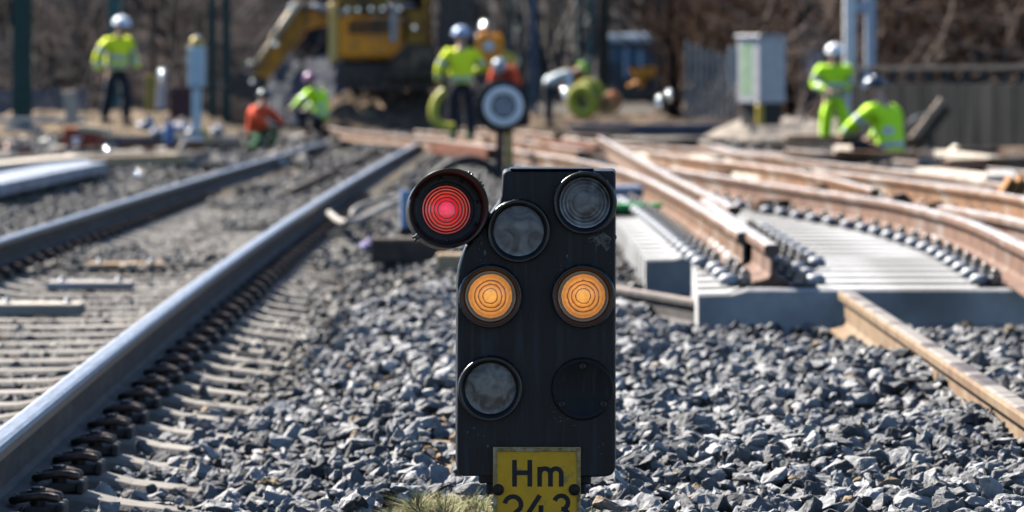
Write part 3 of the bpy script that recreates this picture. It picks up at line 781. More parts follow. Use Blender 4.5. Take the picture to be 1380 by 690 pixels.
def lamp(px, py, rg, rb, lens_m, rings, label, prot=0.030, recess=0.012, dx=0, dy=0):
    c = S(px, py)
    e = bpy.data.objects.new('lamp', None); COL.objects.link(e); e.parent = sig; e.location = c - base; e.empty_display_size = 0.05
    e['label'] = label
    rg *= K; rb *= K
    mb = MB()
    mb.lathe([(rb + 0.003, -0.004), (rb + 0.003, 0.004), (rb + 0.0015, 0.008), (rb, 0.010), (rb, prot - 0.010), (rb + 0.0015, prot - 0.008), (rb + 0.0015, prot - 0.003), (rb - 0.001, prot),
              (rb - 0.0035, prot), (rg + 0.001, prot - 0.004), (rg, recess), (rg - 0.004, recess - 0.002), (rg - 0.004, -0.004)], FRONT, 64)
    b_ = mb.build('bezel', M_BEZEL, e)
    mb = MB()
    for a in (40, 125, 205, 262, 318):
        mb.M = Matrix.Rotation(R(a), 4, 'Y') @ Matrix.Translation((rb + 0.0005, -prot * 0.6, 0))
        mb.box((0, 0, 0), (0.005, 0.010, 0.006), ch=0.001)
    mb.M = Matrix.Identity(4)
    mb.build('bezel_lug', M_BEZEL, e)
    mb = MB(); mb.lathe(lens_prof(rg - 0.0005, rings, 0.006), FRONT, 64)
    L = mb.build('lens', lens_m, e); L.location = (0, -(recess - 0.006), 0)
    return e
lamp(699, 311, 36.5, 41.5, M_CLEAR, False, 'unlit clear lamp in the upper middle')
lamp(788, 273, 36.5, 41.5, M_CLEAR, True, 'unlit clear lamp in the upper right corner')
lamp(661, 399, 36.5, 41.5, M_AMBER, True, 'left amber lamp')
lamp(786, 399, 36.5, 41.5, M_AMBER, True, 'right amber lamp')
lamp(661, 523, 37, 42.5, M_DIRTY, False, 'unlit brownish dirty lamp at lower left')
# blank cover with three screws
e = bpy.data.objects.new('cover_plate', None); COL.objects.link(e); e.parent = sig; e.location = S(785, 524) - base; e['label'] = 'round black blank cover at lower right'
mb = MB(); rb = 41 * K
mb.lathe([(rb + 0.002, -0.003), (rb + 0.002, 0.006), (rb, 0.010), (rb - 0.003, 0.0112), (rb - 0.008, 0.0100), (rb - 0.010, 0.0085), (0, 0.0085)], FRONT, 64)
mb.build('cover_disc', mat('cover_black', (0.0035, 0.0042, 0.0058), (0.007, 0.008, 0.010), rough=.55, scale=25, spec=.2, bump=.15, bscale=120, c3=(.02, .02, .02), scale3=14, t3=(.6, .7), stretch=(4, 4, .7)), e)
for (sx, sy) in ((785, 493), (757, 544), (813, 544)):
    mb = MB(); mb.lathe([(0.0072, 0.006), (0.0072, 0.0125), (0.005, 0.014), (0.004, 0.014), (0.0035, 0.0105), (0, 0.0105)], FRONT, 16)
    o = mb.build('screw', M_BEZEL, e); o.location = S(sx, sy) - S(785, 524)
# red lamp: drum on the upper left, turned slightly
re_ = bpy.data.objects.new('red_lamp', None); COL.objects.link(re_); re_.parent = sig; re_['label'] = 'lit red lamp in a round hooded housing at upper left'
re_.location = S(602, 282.5) - base; re_.rotation_euler = (R(-5), 0, R(6))
rb = 50 * K; rg = 34.5 * K
mb = MB()
mb.lathe([(0, -0.125), (rb * 0.8, -0.125), (rb * 0.98, -0.115), (rb + 0.002, -0.09), (rb + 0.002, -0.02), (rb + 0.0035, -0.016), (rb + 0.0035, 0.004), (rb + 0.002, 0.010), (rb, 0.012), (rb - 0.003, 0.010),
          (rb - 0.005, 0.0), (rg + 0.006, -0.006), (rg + 0.003, -0.004), (rg, -0.004), (rg - 0.003, -0.010), (rg - 0.003, -0.03)], FRONT, 80)
mb.build('drum', mat('lamp_drum_paint', (0.008, 0.008, 0.009), (0.016, 0.016, 0.0155), rough=0.42, scale=20, bump=0.12, bscale=80), re_)
mb = MB()    # short hood round the top, widest at the upper right
n = 60; ang0, ang1 = -70, 165; vs = []; fs = []
for i_ in range(n + 1):
    t = i_ / n; a = R(ang0 + (ang1 - ang0) * t); d = 0.075 * math.sin(math.pi * t) ** 0.7 + 0.004
    for (rr_, yy) in ((rb - 0.006, 0.0), (rb + 0.0030, 0.0), (rb + 0.0045, -d), (rb + 0.0015, -d - 0.001)):
        vs.append((rr_ * math.cos(a), yy, rr_ * math.sin(a)))
for i_ in range(n):
    for k_ in range(4):
        fs.append((i_*4 + k_, i_*4 + (k_+1) % 4, (i_+1)*4 + (k_+1) % 4, (i_+1)*4 + k_))
fs += [(3, 2, 1, 0), (n*4, n*4+1, n*4+2, n*4+3)]
mb.add(vs, fs, True); mb.build('hood', M_BEZEL, re_)
mb = MB(); mb.lathe(lens_prof(rg, True, 0.010, 0.003), FRONT, 72)
o = mb.build('lens', M_RED, re_); o.location = (0, 0.010, 0)
for a in (15, 62, 100, 152, 208, 270, 333):
    mb = MB(); mb.lathe([(0.0036, 0), (0.0036, 0.003), (0.0025, 0.0045), (0, 0.0045)], FRONT, 12)
    o = mb.build('screw', M_BEZEL, re_); rs = 41.5 * K; o.location = (rs * math.cos(R(a)), 0.004, rs * math.sin(R(a)))
for a in (56, 36, 222):
    mb = MB(); mb.M = Matrix.Rotation(-R(a), 4, 'Y')
    mb.box((rb + 0.006, 0.004, 0), (0.012, 0.022, 0.012), ch=0.002); mb.tube([(rb + 0.006, 0.004, -0.004), (rb + 0.016, -0.004, -0.004)], 0.0022, 6); mb.tube([(rb + 0.006, 0.004, 0.004), (rb + 0.016, -0.004, 0.004)], 0.0022, 6)
    mb.build('latch', M_BEZEL, re_)
mb = MB(); mb.box((0, 0, 0), (0.075, 0.05, 0.085), Ry(R(40)), ch=0.008)
o = mb.build('lamp_bracket', M_BLACK, sig); o.location = S(648, 313, 0.10) - base
# flaked paint patch below the upper right lamp: bare corroded filler
mb = MB(); vs = [S(x, y, -0.0012) for x, y in ((790, 321), (797, 317), (804, 318), (808, 311), (815, 313), (821, 318), (825, 321), (822, 328), (824, 333), (818, 340), (816, 337), (811, 334), (806, 331), (801, 327), (795, 324))]
cc = sum(vs, Vector()) / len(vs); cc.y -= 0.0025
ring = [cc + (v - cc) * 0.6 + Vector((random.uniform(-.002, .002), -random.uniform(0.001, 0.004), random.uniform(-.002, .002))) for v in vs]
nv = len(vs); allv = [v + Vector((0, 0.002, 0)) for v in vs] + ring + [cc]
fs = [(i_, (i_+1) % nv, nv + (i_+1) % nv, nv + i_) for i_ in range(nv)] + [(nv + i_, nv + (i_+1) % nv, 2 * nv) for i_ in range(nv)]
mb.add(allv, fs); sp_(mb, 'chipped_patch', mat('flaked_paint', (0.26, 0.25, 0.23), (0.04, 0.038, 0.035), rough=0.9, scale=80, bump=1.0, bscale=180, c3=(0.17, 0.13, 0.07), scale3=60, t3=(0.55, 0.65)))
# bolts on the right edge
mb = MB(); mb.M = Matrix.Translation(S(829.5, 320, 0.03)); mb.box((0, 0, 0), (0.006, 0.012, 0.010), ch=0.002); sp_(mb, 'edge_bolt', M_BEZEL)
# brackets under the housing and the foot
for (x0, x1, y0, y1, d) in ((645, 666, 640, 653, 0.03), (655, 668, 652, 668, 0.04), (781, 797, 640, 654, 0.03), (779, 790, 652, 668, 0.04)):
    c = (S(x0, y0) + S(x1, y1)) / 2; mb = MB()
    mb.box(c + Vector((0, d + 0.02, 0)), ((x1 - x0) * K, 0.05, (y1 - y0) * K), ch=0.003)
    sp_(mb, 'bracket', M_BLACK)
mb = MB(); c = S(723, 600)
mb.box((c.x, YS + 0.11, 0.06), (0.16, 0.12, 0.30), ch=0.01); mb.box((c.x, YS + 0.11, -0.05), (0.30, 0.26, 0.08), ch=0.01)
sp_(mb, 'pedestal', M_BLACK)
# number plate
npl = bpy.data.objects.new('number_plate', None); COL.objects.link(npl); npl.parent = sig; npl['label'] = 'yellow number plate reading Hm 243'
PX0, PX1, PY0, PY1 = 664.5, 782.5, 602, 719
pc = S((PX0 + PX1) / 2, (PY0 + PY1) / 2, -0.012); npl.location = pc - base
def np_(mb, name, mats):
    o = mb.build(name, mats, npl); o.matrix_parent_inverse = Matrix.Translation(-pc); return o
mb = MB(); mb.box(pc, ((PX1 - PX0) * K, 0.005, (PY1 - PY0) * K), ch=0.0012)
np_(mb, 'plate', mat('plate_yellow', (0.74, 0.39, 0.02), (0.62, 0.315, 0.017), rough=0.5, scale=22, detail=6, c3=(0.33, 0.22, 0.06), scale3=40, t3=(0.58, 0.72)))
mb = MB(); fw = 5.2
M_FRAME = mat('plate_frame_worn', (0.40, 0.29, 0.11), (0.16, 0.11, 0.05), rough=0.7, scale=60, bump=0.4, bscale=150, c3=(0.50, 0.40, 0.24), scale3=35)
def strip(x0, y0, x1, y1, dd):
    a_, b_ = S(x0, y0, -0.0160 + dd), S(x1, y1, -0.0160 + dd); mb.box((a_ + b_) / 2, (abs(b_.x - a_.x), 0.003, abs(a_.z - b_.z)), ch=0.0007)
strip(PX0 + 0.3, PY0 + 0.3, PX0 + fw, 666.4, 0); strip(PX0 + 0.3, 667.6, PX0 + fw, PY1 - 0.3, 0)
strip(PX1 - fw, PY0 + 0.3, PX1 - 0.3, PY1 - 0.3, 0); strip(PX0 + fw + 0.2, PY0 + 0.3, PX1 - fw - 0.2, PY0 + fw + 0.6, 0); strip(PX0 + fw + 0.2, PY1 - fw, PX1 - fw - 0.2, PY1 - 0.3, 0)
np_(mb, 'frame', M_FRAME)
def ribbon(mb, pts, wd, d):
    n_ = len(pts); L_, R_ = [], []
    for i_ in range(n_):
        ax = Vector(pts[min(i_ + 1, n_ - 1)]) - Vector(pts[max(i_ - 1, 0)]); ax.normalize(); nr = Vector((-ax.y, ax.x))
        p = Vector(pts[i_]); L_.append(p + nr * wd / 2); R_.append(p - nr * wd / 2)
    for i_ in range(n_ - 1):
        q = [L_[i_], L_[i_ + 1], R_[i_ + 1], R_[i_]]
        fr = [S(p.x, p.y, -0.0148 - d) for p in q]; bk = [S(p.x, p.y, -0.0141) for p in q]
        mb.add(fr + bk, [(0, 1, 2, 3), (7, 6, 5, 4), (0, 4, 5, 1), (1, 5, 6, 2), (2, 6, 7, 3), (3, 7, 4, 0)])
mb = MB(); W = 6.4
def glyph(strokes, d0=0.0):
    for q, s_ in enumerate(strokes): ribbon(mb, s_, W, d0 + q * 0.00025)
glyph([[(693.4, 619), (693.4, 655)], [(714, 619), (714, 655)], [(696.4, 636.3), (711, 636.3)]])
glyph([[(727.2, 628.4), (727.2, 655)], [(727.2, 637)] + arc(734.5, 638.0, 7.3, 155, 0, 8)[1:] + [(741.8, 655)], [(741.8, 640)] + arc(749, 638.0, 7.3, 165, 0, 8) + [(756.3, 655)]])
glyph([arc(691.3, 679.3, 11.0, 172, -28, 12) + [(680, 703.2)], [(677.2, 703.2), (705.5, 703.2)]])
glyph([[(727.5, 666.6), (710.3, 693.5)], [(708, 694.5), (738, 694.5)], [(729, 680), (729, 706.5)]])
glyph([arc(756.3, 676.4, 9.2, 165, -88, 12), arc(756.3, 694.6, 9.8, 90, -160, 12)])
np_(mb, 'lettering', mat('plate_black', (0.012, 0.012, 0.014), (0.02, 0.02, 0.02), rough=0.6, scale=50))
for (bx, by) in ((671.5, 659), (774, 659)):
    mb = MB(); mb.lathe([(0.0125, 0), (0.0125, 0.002), (0.0085, 0.0025), (0.0085, 0.008), (0.006, 0.010), (0, 0.010)], FRONT, 14)
    o = mb.build('bolt', mat('rusty_bolt', (0.016, 0.013, 0.011), (0.04, 0.025, 0.017), rough=0.8, scale=120), npl); o.location = S(bx, by, -0.0175) - pc

# ------------------------------------------------------------------ grass
def grass(name, n, sampler):
    Vs, Ts, mi = [], [], []; b0 = 0
    for _ in range(n):
        x, y, h_ = sampler(); z = float(hgt(np.array(x), np.array(y))) - 0.06
        a = random.uniform(0, 2 * math.pi); lean = random.uniform(0.2, 1.6) * h_; wd = random.choice((0.0007, 0.001, 0.0014, 0.0024)); d = Vector((math.cos(a), math.sin(a), 0)); sd = Vector((-d.y, d.x, 0))
        pr = []
        for k_ in range(4):
            t = k_ / 3; p = Vector((x, y, z)) + d * lean * t * t + Vector((0, 0, h_ * (t - 0.25 * t * t * lean / h_))); ww = wd * (1 - t * 0.92)
            Vs += [p + sd * ww, p - sd * ww]
        for k_ in range(3):
            q = b0 + k_ * 2; Ts += [(q, q + 1, q + 3), (q, q + 3, q + 2)]
        m_ = 0 if random.random() < 0.42 else (1 if random.random() < 0.75 else 2)
        mi += [m_] * 6; b0 += 8
    o = raw_mesh(name, np.array([v[:] for v in Vs]), np.array(Ts), [mat('grass_green', (0.15, 0.18, 0.05), rough=0.7), mat('grass_straw', (0.36, 0.30, 0.14), rough=0.8), mat('grass_dead', (0.20, 0.14, 0.07), rough=0.8)], mi=mi)
    return tag(o, kind='stuff')
def samp():
    while True:
        y = random.uniform(10.1, 11.6); px = random.gauss(548, 85)
        if px > 668: continue
        x = (px - 690) * y / F
        c = math.sin(px * .11 + y * 9) * math.sin(px * .043 - y * 5)
        edge = 11.48 - abs(px - 640) * 0.0020 + .22 * c
        if y > edge or random.random() < .35 * (c < -.25): continue
        if random.random() > 1.4 - abs(px - 620) / 220: continue
        return x, y, random.uniform(0.012, 0.055) ** 1.0 * (1 + .6 * c) * (.7 + .4 * (px > 560))
grass('grass', 30000, samp)
def samp2():
    y = random.uniform(10.5, 11.5); px = random.gauss(822, 30) + 14 * math.sin(y * 17)
    return (px - 690) * y / F, y, random.uniform(0.03, 0.085)
grass('grass', 4500, samp2)

# ------------------------------------------------------------------ people
M_SKIN = mat('skin', (0.50, 0.30, 0.21), (0.44, 0.25, 0.17), rough=0.55, scale=12)
M_LIME = mat('hi_vis_yellow', (0.96, 1.0, 0.03), (0.88, 0.96, 0.025), rough=0.7, scale=14)
M_GREEN = mat('hi_vis_green', (0.62, 0.98, 0.02), (0.54, 0.92, 0.02), rough=0.7, scale=14)
M_ORANGE = mat('hi_vis_orange', (0.85, 0.10, 0.03), (0.70, 0.08, 0.025), rough=0.7, scale=14)
M_BAND = mat('silver_band', (0.55, 0.57, 0.58), (0.46, 0.48, 0.49), rough=0.4, scale=20)
M_NAVY = mat('dark_trousers', (0.012, 0.014, 0.022), (0.03, 0.032, 0.04), rough=0.85, scale=12)
M_GREENTR = mat('green_trousers', (0.05, 0.14, 0.06), (0.035, 0.10, 0.045), rough=0.85, scale=12)
M_BOOT = mat('boot_leather', (0.02, 0.017, 0.014), (0.05, 0.04, 0.03), rough=0.7, scale=20)
M_EYE = mat('eye_dark', (0.03, 0.02, 0.015), rough=0.3)
def helmet_mat(name, c): return mat('helmet_' + name, c, rough=0.25, coat=0.35, spec=0.4)
STAND = dict(pelvis=(0, 0, .96), spine=(0, .0, 1.14), chest=(0, .0, 1.34), neck=(0, .01, 1.50), h0=(0, .035, 1.585), h1=(0, .04, 1.67), h2=(0, .025, 1.745),
             sl=(-.19, 0, 1.42), sr=(.19, 0, 1.42), el=(-.27, -.02, 1.14), er=(.27, -.02, 1.14), wl=(-.28, .10, .90), wr=(.28, .10, .90),
             hl=(-.10, 0, .92), hr=(.10, 0, .92), kl=(-.12, .03, .50), kr=(.12, .03, .50), al=(-.12, 0, .09), ar=(.12, 0, .09))
def lean_pose(p, ang, fwd=0.0, dz=0.0):
    """bend everything above the hips forward by ang degrees, lower it by dz"""
    q = {}
    pv = Vector(p['pelvis']); M_ = Rx(-R(ang))
    for k_, v in p.items():
        v = Vector(v)
        if k_[0] in 'hka' and k_ not in ('h0', 'h1', 'h2'): q[k_] = v
        else: q[k_] = pv + M_ @ (v - pv) + Vector((0, fwd, 0))
    return q
def skin_mesh(name, verts, edges, radii, mats, parent, sub=1, root=0):
    me = bpy.data.meshes.new('tmp'); me.from_pydata([tuple(v) for v in verts], edges, [])
    ob = bpy.data.objects.new('tmp', me); COL.objects.link(ob)
    sk = ob.modifiers.new('Skin', 'SKIN'); sk.use_smooth_shade = True; sk.branch_smoothing = 0.6
    if not me.skin_vertices: raise RuntimeError('no skin layer')
    for i_, r_ in enumerate(radii):
        r_ = r_ if isinstance(r_, tuple) else (r_, r_)
        me.skin_vertices[0].data[i_].radius = r_; me.skin_vertices[0].data[i_].use_root = (i_ == root)
    ss = ob.modifiers.new('Sub', 'SUBSURF'); ss.levels = sub; ss.render_levels = sub
    bpy.context.view_layer.update()
    dg = bpy.context.evaluated_depsgraph_get()
    out_ = bpy.data.meshes.new_from_object(ob.evaluated_get(dg))
    bpy.data.objects.remove(ob); bpy.data.meshes.remove(me)
    out_.name = name; out_.materials.clear()
    for m_ in mats: out_.materials.append(m_)
    if name != 'body':      # folds in the cloth
        sd_ = random.uniform(0, 50)
        for v in out_.vertices: v.co = v.co + v.normal * (.022 * noise.fractal(Vector((v.co.x * 7 + sd_, v.co.y * 7, v.co.z * 13)), .9, 2.0, 3))
    o_ = bpy.data.objects.new(name, out_); COL.objects.link(o_); o_.parent = parent
    return o_
def person(loc, rz, pose, label, jacket, trousers, helm, scale=1.0, vest=False, bands=True, boots=None, beard=False):
    p = {k_: Vector(v) for k_, v in pose.items()}
    e_ = empty('person', loc, rz, label, 'person'); e_.scale = (scale * 1.14, scale * 1.10, scale)
    V_, E_, R_ = [], [], []
    def add(v, r_, par=None):
        V_.append(Vector(v)); R_.append(r_)
        if par is not None: E_.append((par, len(V_) - 1))
        return len(V_) - 1
    pe = add(p['pelvis'], (.13, .105)); sp__ = add(p['spine'], (.125, .10), pe); ch = add(p['chest'], (.145, .105), sp__); nk = add(p['neck'], .058, ch)
    h0 = add(p['h0'], (.062, .07), nk); h1 = add(p['h1'], (.078, .092), h0); h2 = add(p['h2'], (.066, .078), h1)
    up = (p['h2'] - p['h0']).normalized(); fw_ = Vector((0, 1, 0)); fw_ = (fw_ - up * fw_.dot(up)).normalized(); rt = fw_.cross(up)
    add(p['h1'] + fw_ * .115 - up * .012, .014, h1)                           # nose
    for s_ in (-1, 1): add(p['h1'] + rt * s_ * .088 - up * .008, .016, h1)    # ears
    for s_, c_ in ((-1, 'l'), (1, 'r')):
        sh = add(p['s' + c_], .062, ch); el = add(p['e' + c_], .043, sh); wr = add(p['w' + c_], .030, el)
        d = (p['w' + c_] - p['e' + c_]).normalized(); side = d.cross(Vector((0, 1, 0)))
        side = side.normalized() if side.length > .1 else Vector((1, 0, 0)); pn = side.cross(d)
        pm = add(p['w' + c_] + d * .075, (.040, .018), wr)
        for q, ln_ in ((-1.5, .062), (-.5, .074), (.5, .070), (1.5, .055)):
            f1 = add(p['w' + c_] + d * (.105 + ln_ * .3) + pn * q * .018, .0095, pm); add(p['w' + c_] + d * (.10 + ln_ * .85) + pn * q * .020 + side * .02, .0075, f1)
        t1 = add(p['w' + c_] + d * .055 + pn * .045 + side * .01, .011, wr); add(p['w' + c_] + d * .095 + pn * .058 + side * .02, .009, t1)
        hp = add(p['h' + c_], .088, pe); kn = add(p['k' + c_], .056, hp); an = add(p['a' + c_], .040, kn)
        add(p['a' + c_] + Vector((0, .15, -.045)), .035, an)
    skin_mesh('body', V_, E_, R_, [M_SKIN], e_, 1)
    for s_ in (-1, 1):
        mb = MB(); mb.sphere(p['h1'] + fw_ * .086 + rt * s_ * .032 + up * .012, .011, 6); mb.build('eye', M_EYE, e_)
    mb = MB(); mb.sphere(p['h1'] + fw_ * .084 - up * .052, (.026, .012, .006), 6); mb.build('mouth', mat('lips', (0.32, 0.13, 0.11), rough=0.5), e_)
    # jacket
    V_.clear(); E_.clear(); R_.clear()
    a_ = add(p['pelvis'].lerp(p['spine'], -.62), (.21, .175)); b_ = add(p['spine'], (.215, .175), a_); c_ = add(p['chest'], (.22, .165), b_); n_ = add(p['neck'].lerp(p['chest'], .2), .085, c_)
    for cc in 'lr':
        s_ = add(p['s' + cc], .105, c_); el = add(p['e' + cc], .085, s_)
        if vest: R_[-1] = .075
        add(p['w' + cc].lerp(p['e' + cc], .06), .066, el)
    jk = skin_mesh('jacket', V_, E_, R_, [jacket, M_BAND], e_, 2)
    # silver bands: faces at set places along torso and sleeves
    if bands:
        me = jk.data; ax = p['chest'] - p['pelvis']
        for f in me.polygons:
            c = f.center; t = (c - p['pelvis']).dot(ax) / ax.length_squared
            rad_ = (c - p['pelvis'] - ax * t).length
            hit = False
            if rad_ < .27 and (-0.02 < t < 0.14 or (not vest and .44 < t < 0.56)): hit = True
            for cc in 'lr':
                for A_, B_, t0, t1 in ((p['s' + cc], p['e' + cc], .55, .8), (p['e' + cc], p['w' + cc], .35, .6)):
                    d = B_ - A_; tt = (c - A_).dot(d) / d.length_squared
                    if (c - A_ - d * tt).length < .11 and t0 < tt < t1: hit = True
            if hit: f.material_index = 1
    # trousers
    V_.clear(); E_.clear(); R_.clear()
    a_ = add(p['pelvis'].lerp(p['spine'], .25), (.142, .118)); b_ = add(p['pelvis'], (.15, .125), a_)
    for cc in 'lr':
        h_ = add(p['h' + cc] + Vector((0, 0, -.02)), .118, b_); k_ = add(p['k' + cc], .092, h_); add(p['a' + cc].lerp(p['k' + cc], .06), .078, k_)
    skin_mesh('trousers', V_, E_, R_, [trousers], e_, 2)
    for cc in 'lr':
        mb = MB(); a = p['a' + cc]
        mb.tube([a + Vector((0, 0, .10)), a + Vector((0, 0, .0)), a + Vector((0, -.005, -.045))], [.056, .052, .050], 12)
        mb.tube([a + Vector((0, -.06, -.055)), a + Vector((0, .03, -.045)), a + Vector((0, .12, -.052)), a + Vector((0, .19, -.062))], [.034, .046, .044, .026], 12)
        mb.build('boot', boots or M_BOOT, e_)
    # hard hat
    hb = p['h1'].lerp(p['h2'], .35)
    M_ = Matrix.Translation(hb) @ Matrix((rt, fw_, up)).transposed().to_4x4()
    mb = MB(); mb.M = M_ @ Matrix.Diagonal((1, 1.12, 1, 1))
    mb.lathe([(.128, -.012), (.135, -.008), (.128, 0), (.124, .04), (.112, .075), (.088, .105), (.05, .124), (0, .130)], n=28)
    mb.lathe([(.128, -.012), (.118, -.010), (.112, .03), (0, .115)], n=28)
    mb.M = M_
    vs = []; n2 = 12
    for i_ in range(n2 + 1):
        a = R(40 + 100 * i_ / n2)
        vs += [(.130 * math.cos(a), .146 * math.sin(a), -.004), (.135 * math.cos(a), .146 * math.sin(a) + .055 * math.sin(math.pi * i_ / n2), -.020), (.130 * math.cos(a), .140 * math.sin(a), -.012)]
    fs = []
    for i_ in range(n2):
        for k_ in range(3): fs.append((i_*3 + k_, i_*3 + (k_+1) % 3, (i_+1)*3 + (k_+1) % 3, (i_+1)*3 + k_))
    mb.add(vs, fs, True)
    mb.tube([(0, -.135, .02), (0, -.10, .095), (0, 0, .133), (0, .10, .095), (0, .135, .02)], .012, 6)
    mb.build('hard_hat', helm, e_)
    return e_
def pz(px, py, Y): return P(px, py, Y)
YP = 75.0
st = dict(STAND)
# walking worker, far left
w1 = dict(STAND); w1.update(kl=(-.11, .14, .52), al=(-.11, .10, .10), kr=(.11, -.02, .50), ar=(.11, -.14, .10), wl=(-.30, .16, .95), wr=(.31, .02, .88), el=(-.30, -.04, 1.15), er=(.31, -.06, 1.14))
g = pz(156, 168, YP); person((g.x, g.y, g.z), R(222), lean_pose(w1, 9), 'worker in yellow jacket with silver band and white helmet walking at far left', M_LIME, M_NAVY, helmet_mat('white', (.75, .77, .80)), 0.97)
# worker standing with his back to the camera beside the machine
w4 = dict(STAND); w4.update(er=(.29, .06, 1.16), wr=(.22, .26, 1.08), el=(-.30, .02, 1.15), wl=(-.30, .16, .92))
g = pz(622, 190, YP); person(g, R(8), w4, 'worker in lime vest and blue helmet standing with back turned beside the excavator', mat('hi_vis_vest', (0.94, 1.0, 0.03), (0.86, 0.96, 0.025), rough=0.7, scale=14), M_NAVY, helmet_mat('blue', (.32, .40, .55)), 1.02, vest=True, boots=M_GREENTR)
# right, facing the camera
w7 = dict(STAND); w7.update(el=(-.29, .02, 1.15), wl=(-.12, .26, 1.08), er=(.29, .02, 1.15), wr=(.10, .27, 1.06), h0=(0, .06, 1.58), h1=(0, .085, 1.655), h2=(0, .085, 1.73))
g = pz(1125, 211, 74.0); person(g, R(176), w7, 'worker in lime jacket and trousers with white helmet standing at right, looking down', M_GREEN, M_GREEN, helmet_mat('bright_white', (.80, .80, .78)), 1.0)
# crouching worker right
cr = dict(pelvis=(0, -.04, .46), spine=(0, .0, .66), chest=(0, .07, .90), neck=(0, .13, 1.06), h0=(0, .18, 1.13), h1=(0, .215, 1.21), h2=(0, .215, 1.29), sl=(-.20, .09, .97), sr=(.20, .09, .97), el=(-.27, .28, .76), er=(.27, .26, .74), wl=(-.20, .50, .62), wr=(.20, .48, .58),
          hl=(-.11, -.02, .44), hr=(.11, -.02, .44), kl=(-.19, .36, .54), kr=(.20, .34, .30), al=(-.16, .16, .10), ar=(.17, -.06, .10))
g = pz(1198, 250, 58.0); person(g, R(46), cr, 'crouching worker in lime jacket with two silver bands and dark helmet at right', M_GREEN, M_NAVY, helmet_mat('dark', (.02, .03, .05)), 1.0)
g = pz(432, 187, 76.0); person(g, R(60), cr, 'crouching worker in lime jacket with purple helmet near the far end of the left track', M_GREEN, M_NAVY, helmet_mat('purple', (.22, .06, .16)), .80)
kn_ = dict(cr)
g = pz(345, 208, 66.0); person(g, R(235), kn_, 'crouching worker in orange jacket with dark helmet left of the left track', M_ORANGE, M_GREENTR, helmet_mat('black', (.03, .03, .03)), .68, bands=False)
bd = lean_pose(dict(STAND), 62)
bd.update(wl=tuple(Vector(bd['sl']) + Vector((0, .06, -.55))), wr=tuple(Vector(bd['sr']) + Vector((0, .06, -.55))), el=tuple(Vector(bd['sl']) + Vector((-.05, .0, -.28))), er=tuple(Vector(bd['sr']) + Vector((.05, .0, -.28))))
g = pz(690, 172, 88.0); person(g, R(160), bd, 'worker in red jacket and grey helmet bending over behind the round black signal', M_ORANGE, M_NAVY, helmet_mat('grey', (.35, .38, .42)), .93, bands=False)
g = pz(738, 172, 88.0); person(g, R(-90), bd, 'worker bending sideways in white and lime jacket behind the yellow cable drum', mat('pale_jacket', (0.62, 0.66, 0.64), (0.5, 0.54, 0.52), rough=0.7, scale=10), M_NAVY, helmet_mat('lime', (.30, .55, .04)), .88, bands=False)

# ------------------------------------------------------------------ excavator on its mound
YE = 92.0
def at(px, py, Y=YE): return P(px, py, Y)
M_GLASSBLUE = mat('cab_glass', (0.03, 0.13, 0.20), (0.015, 0.05, 0.08), rough=0.08, scale=3, spec=0.8)
M_TRACK = mat('track_steel', (0.03, 0.028, 0.028), (0.075, 0.065, 0.055), rough=0.6, metal=0.3, scale=12)
u = YE / F
b0 = at(535, 118); ex = empty('excavator', b0, 0, 'yellow excavator with its arm reaching down to the left on a dark earth mound', 'excavator')
inv = Matrix.Translation(-b0)
def exp_(mb, name, mats):
    o_ = mb.build(name, mats, ex); o_.matrix_parent_inverse = inv; return o_
for dy in (-0.55, 1.55):
    mb = MB()
    L_, r_ = 145 * u, 15 * u; c = at(528, 104) + Vector((0, dy, 0))
    poly = []
    for a in range(-90, 91, 15): poly.append((L_/2 - r_ + r_ * math.cos(R(a)), r_ * math.sin(R(a))))
    for a in range(90, 271, 15): poly.append((-L_/2 + r_ + r_ * math.cos(R(a)), r_ * math.sin(R(a))))
    mb.M = Matrix.Translation(c); mb.prism(poly, -0.25, 0.25)
    for q in range(7): mb.lathe([(0, .27), (r_ * .45, .27), (r_ * .55, .24), (r_ * .55, -.24)], Matrix.Translation((-L_/2 + r_ + q * (L_ - 2*r_) / 6, 0, -r_ * .15)) @ FRONT, 16)
    for q in range(26): mb.box((-L_/2 + r_ + q * (L_ - 2*r_) / 25, 0, r_ + .015), (.05, .5, .04)); mb.box((-L_/2 + r_ + q * (L_ - 2*r_) / 25, 0, -r_ - .015), (.05, .5, .04))
    exp_(mb, 'crawler_track', M_TRACK)
mb = MB(); c = at(535, 90); mb.box(c + Vector((0, .5, 0)), (95*u, 1.4, 14*u), ch=.04); mb.lathe([(.6, -.12), (.6, .12)], Matrix.Translation(c + Vector((0, .5, .2))), 32)
exp_(mb, 'undercarriage', M_TRACK)
mb = MB()      # engine house with louvres
c = at(499, 51) + Vector((0, .5, 0)); mb.box(c, (86*u, 2.0, 58*u), ch=.07)
exp_(mb, 'engine_house', M_YELLOW)
mb = MB()
for q in range(5): mb.box(at(502, 28 + q * 4.0) + Vector((0, -.53, 0)), (62*u, .04, 2.6*u))
exp_(mb, 'louvre', M_PAD)
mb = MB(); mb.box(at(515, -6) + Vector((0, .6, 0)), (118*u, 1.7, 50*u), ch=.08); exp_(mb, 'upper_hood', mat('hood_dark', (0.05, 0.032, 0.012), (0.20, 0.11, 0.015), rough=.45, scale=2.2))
mb = MB(); mb.box(at(450, 44) + Vector((0, .1, 0)), (13*u, 1.2, 82*u), ch=.05); exp_(mb, 'corner_post', mat('lit_yellow', (0.75, 0.48, 0.16), (0.62, 0.38, 0.10), rough=.5, scale=5))  # sunlit corner put into the colour as a paler yellow
mb = MB(); mb.box(at(531, 32) + Vector((0, -.54, 0)), (10*u, .06, 50*u), ch=.01); mb.tube([at(522, 8) + Vector((0, -.6, 0)), at(560, 8) + Vector((0, -.6, 0))], .03, 8); exp_(mb, 'hand_rail', M_GREY)
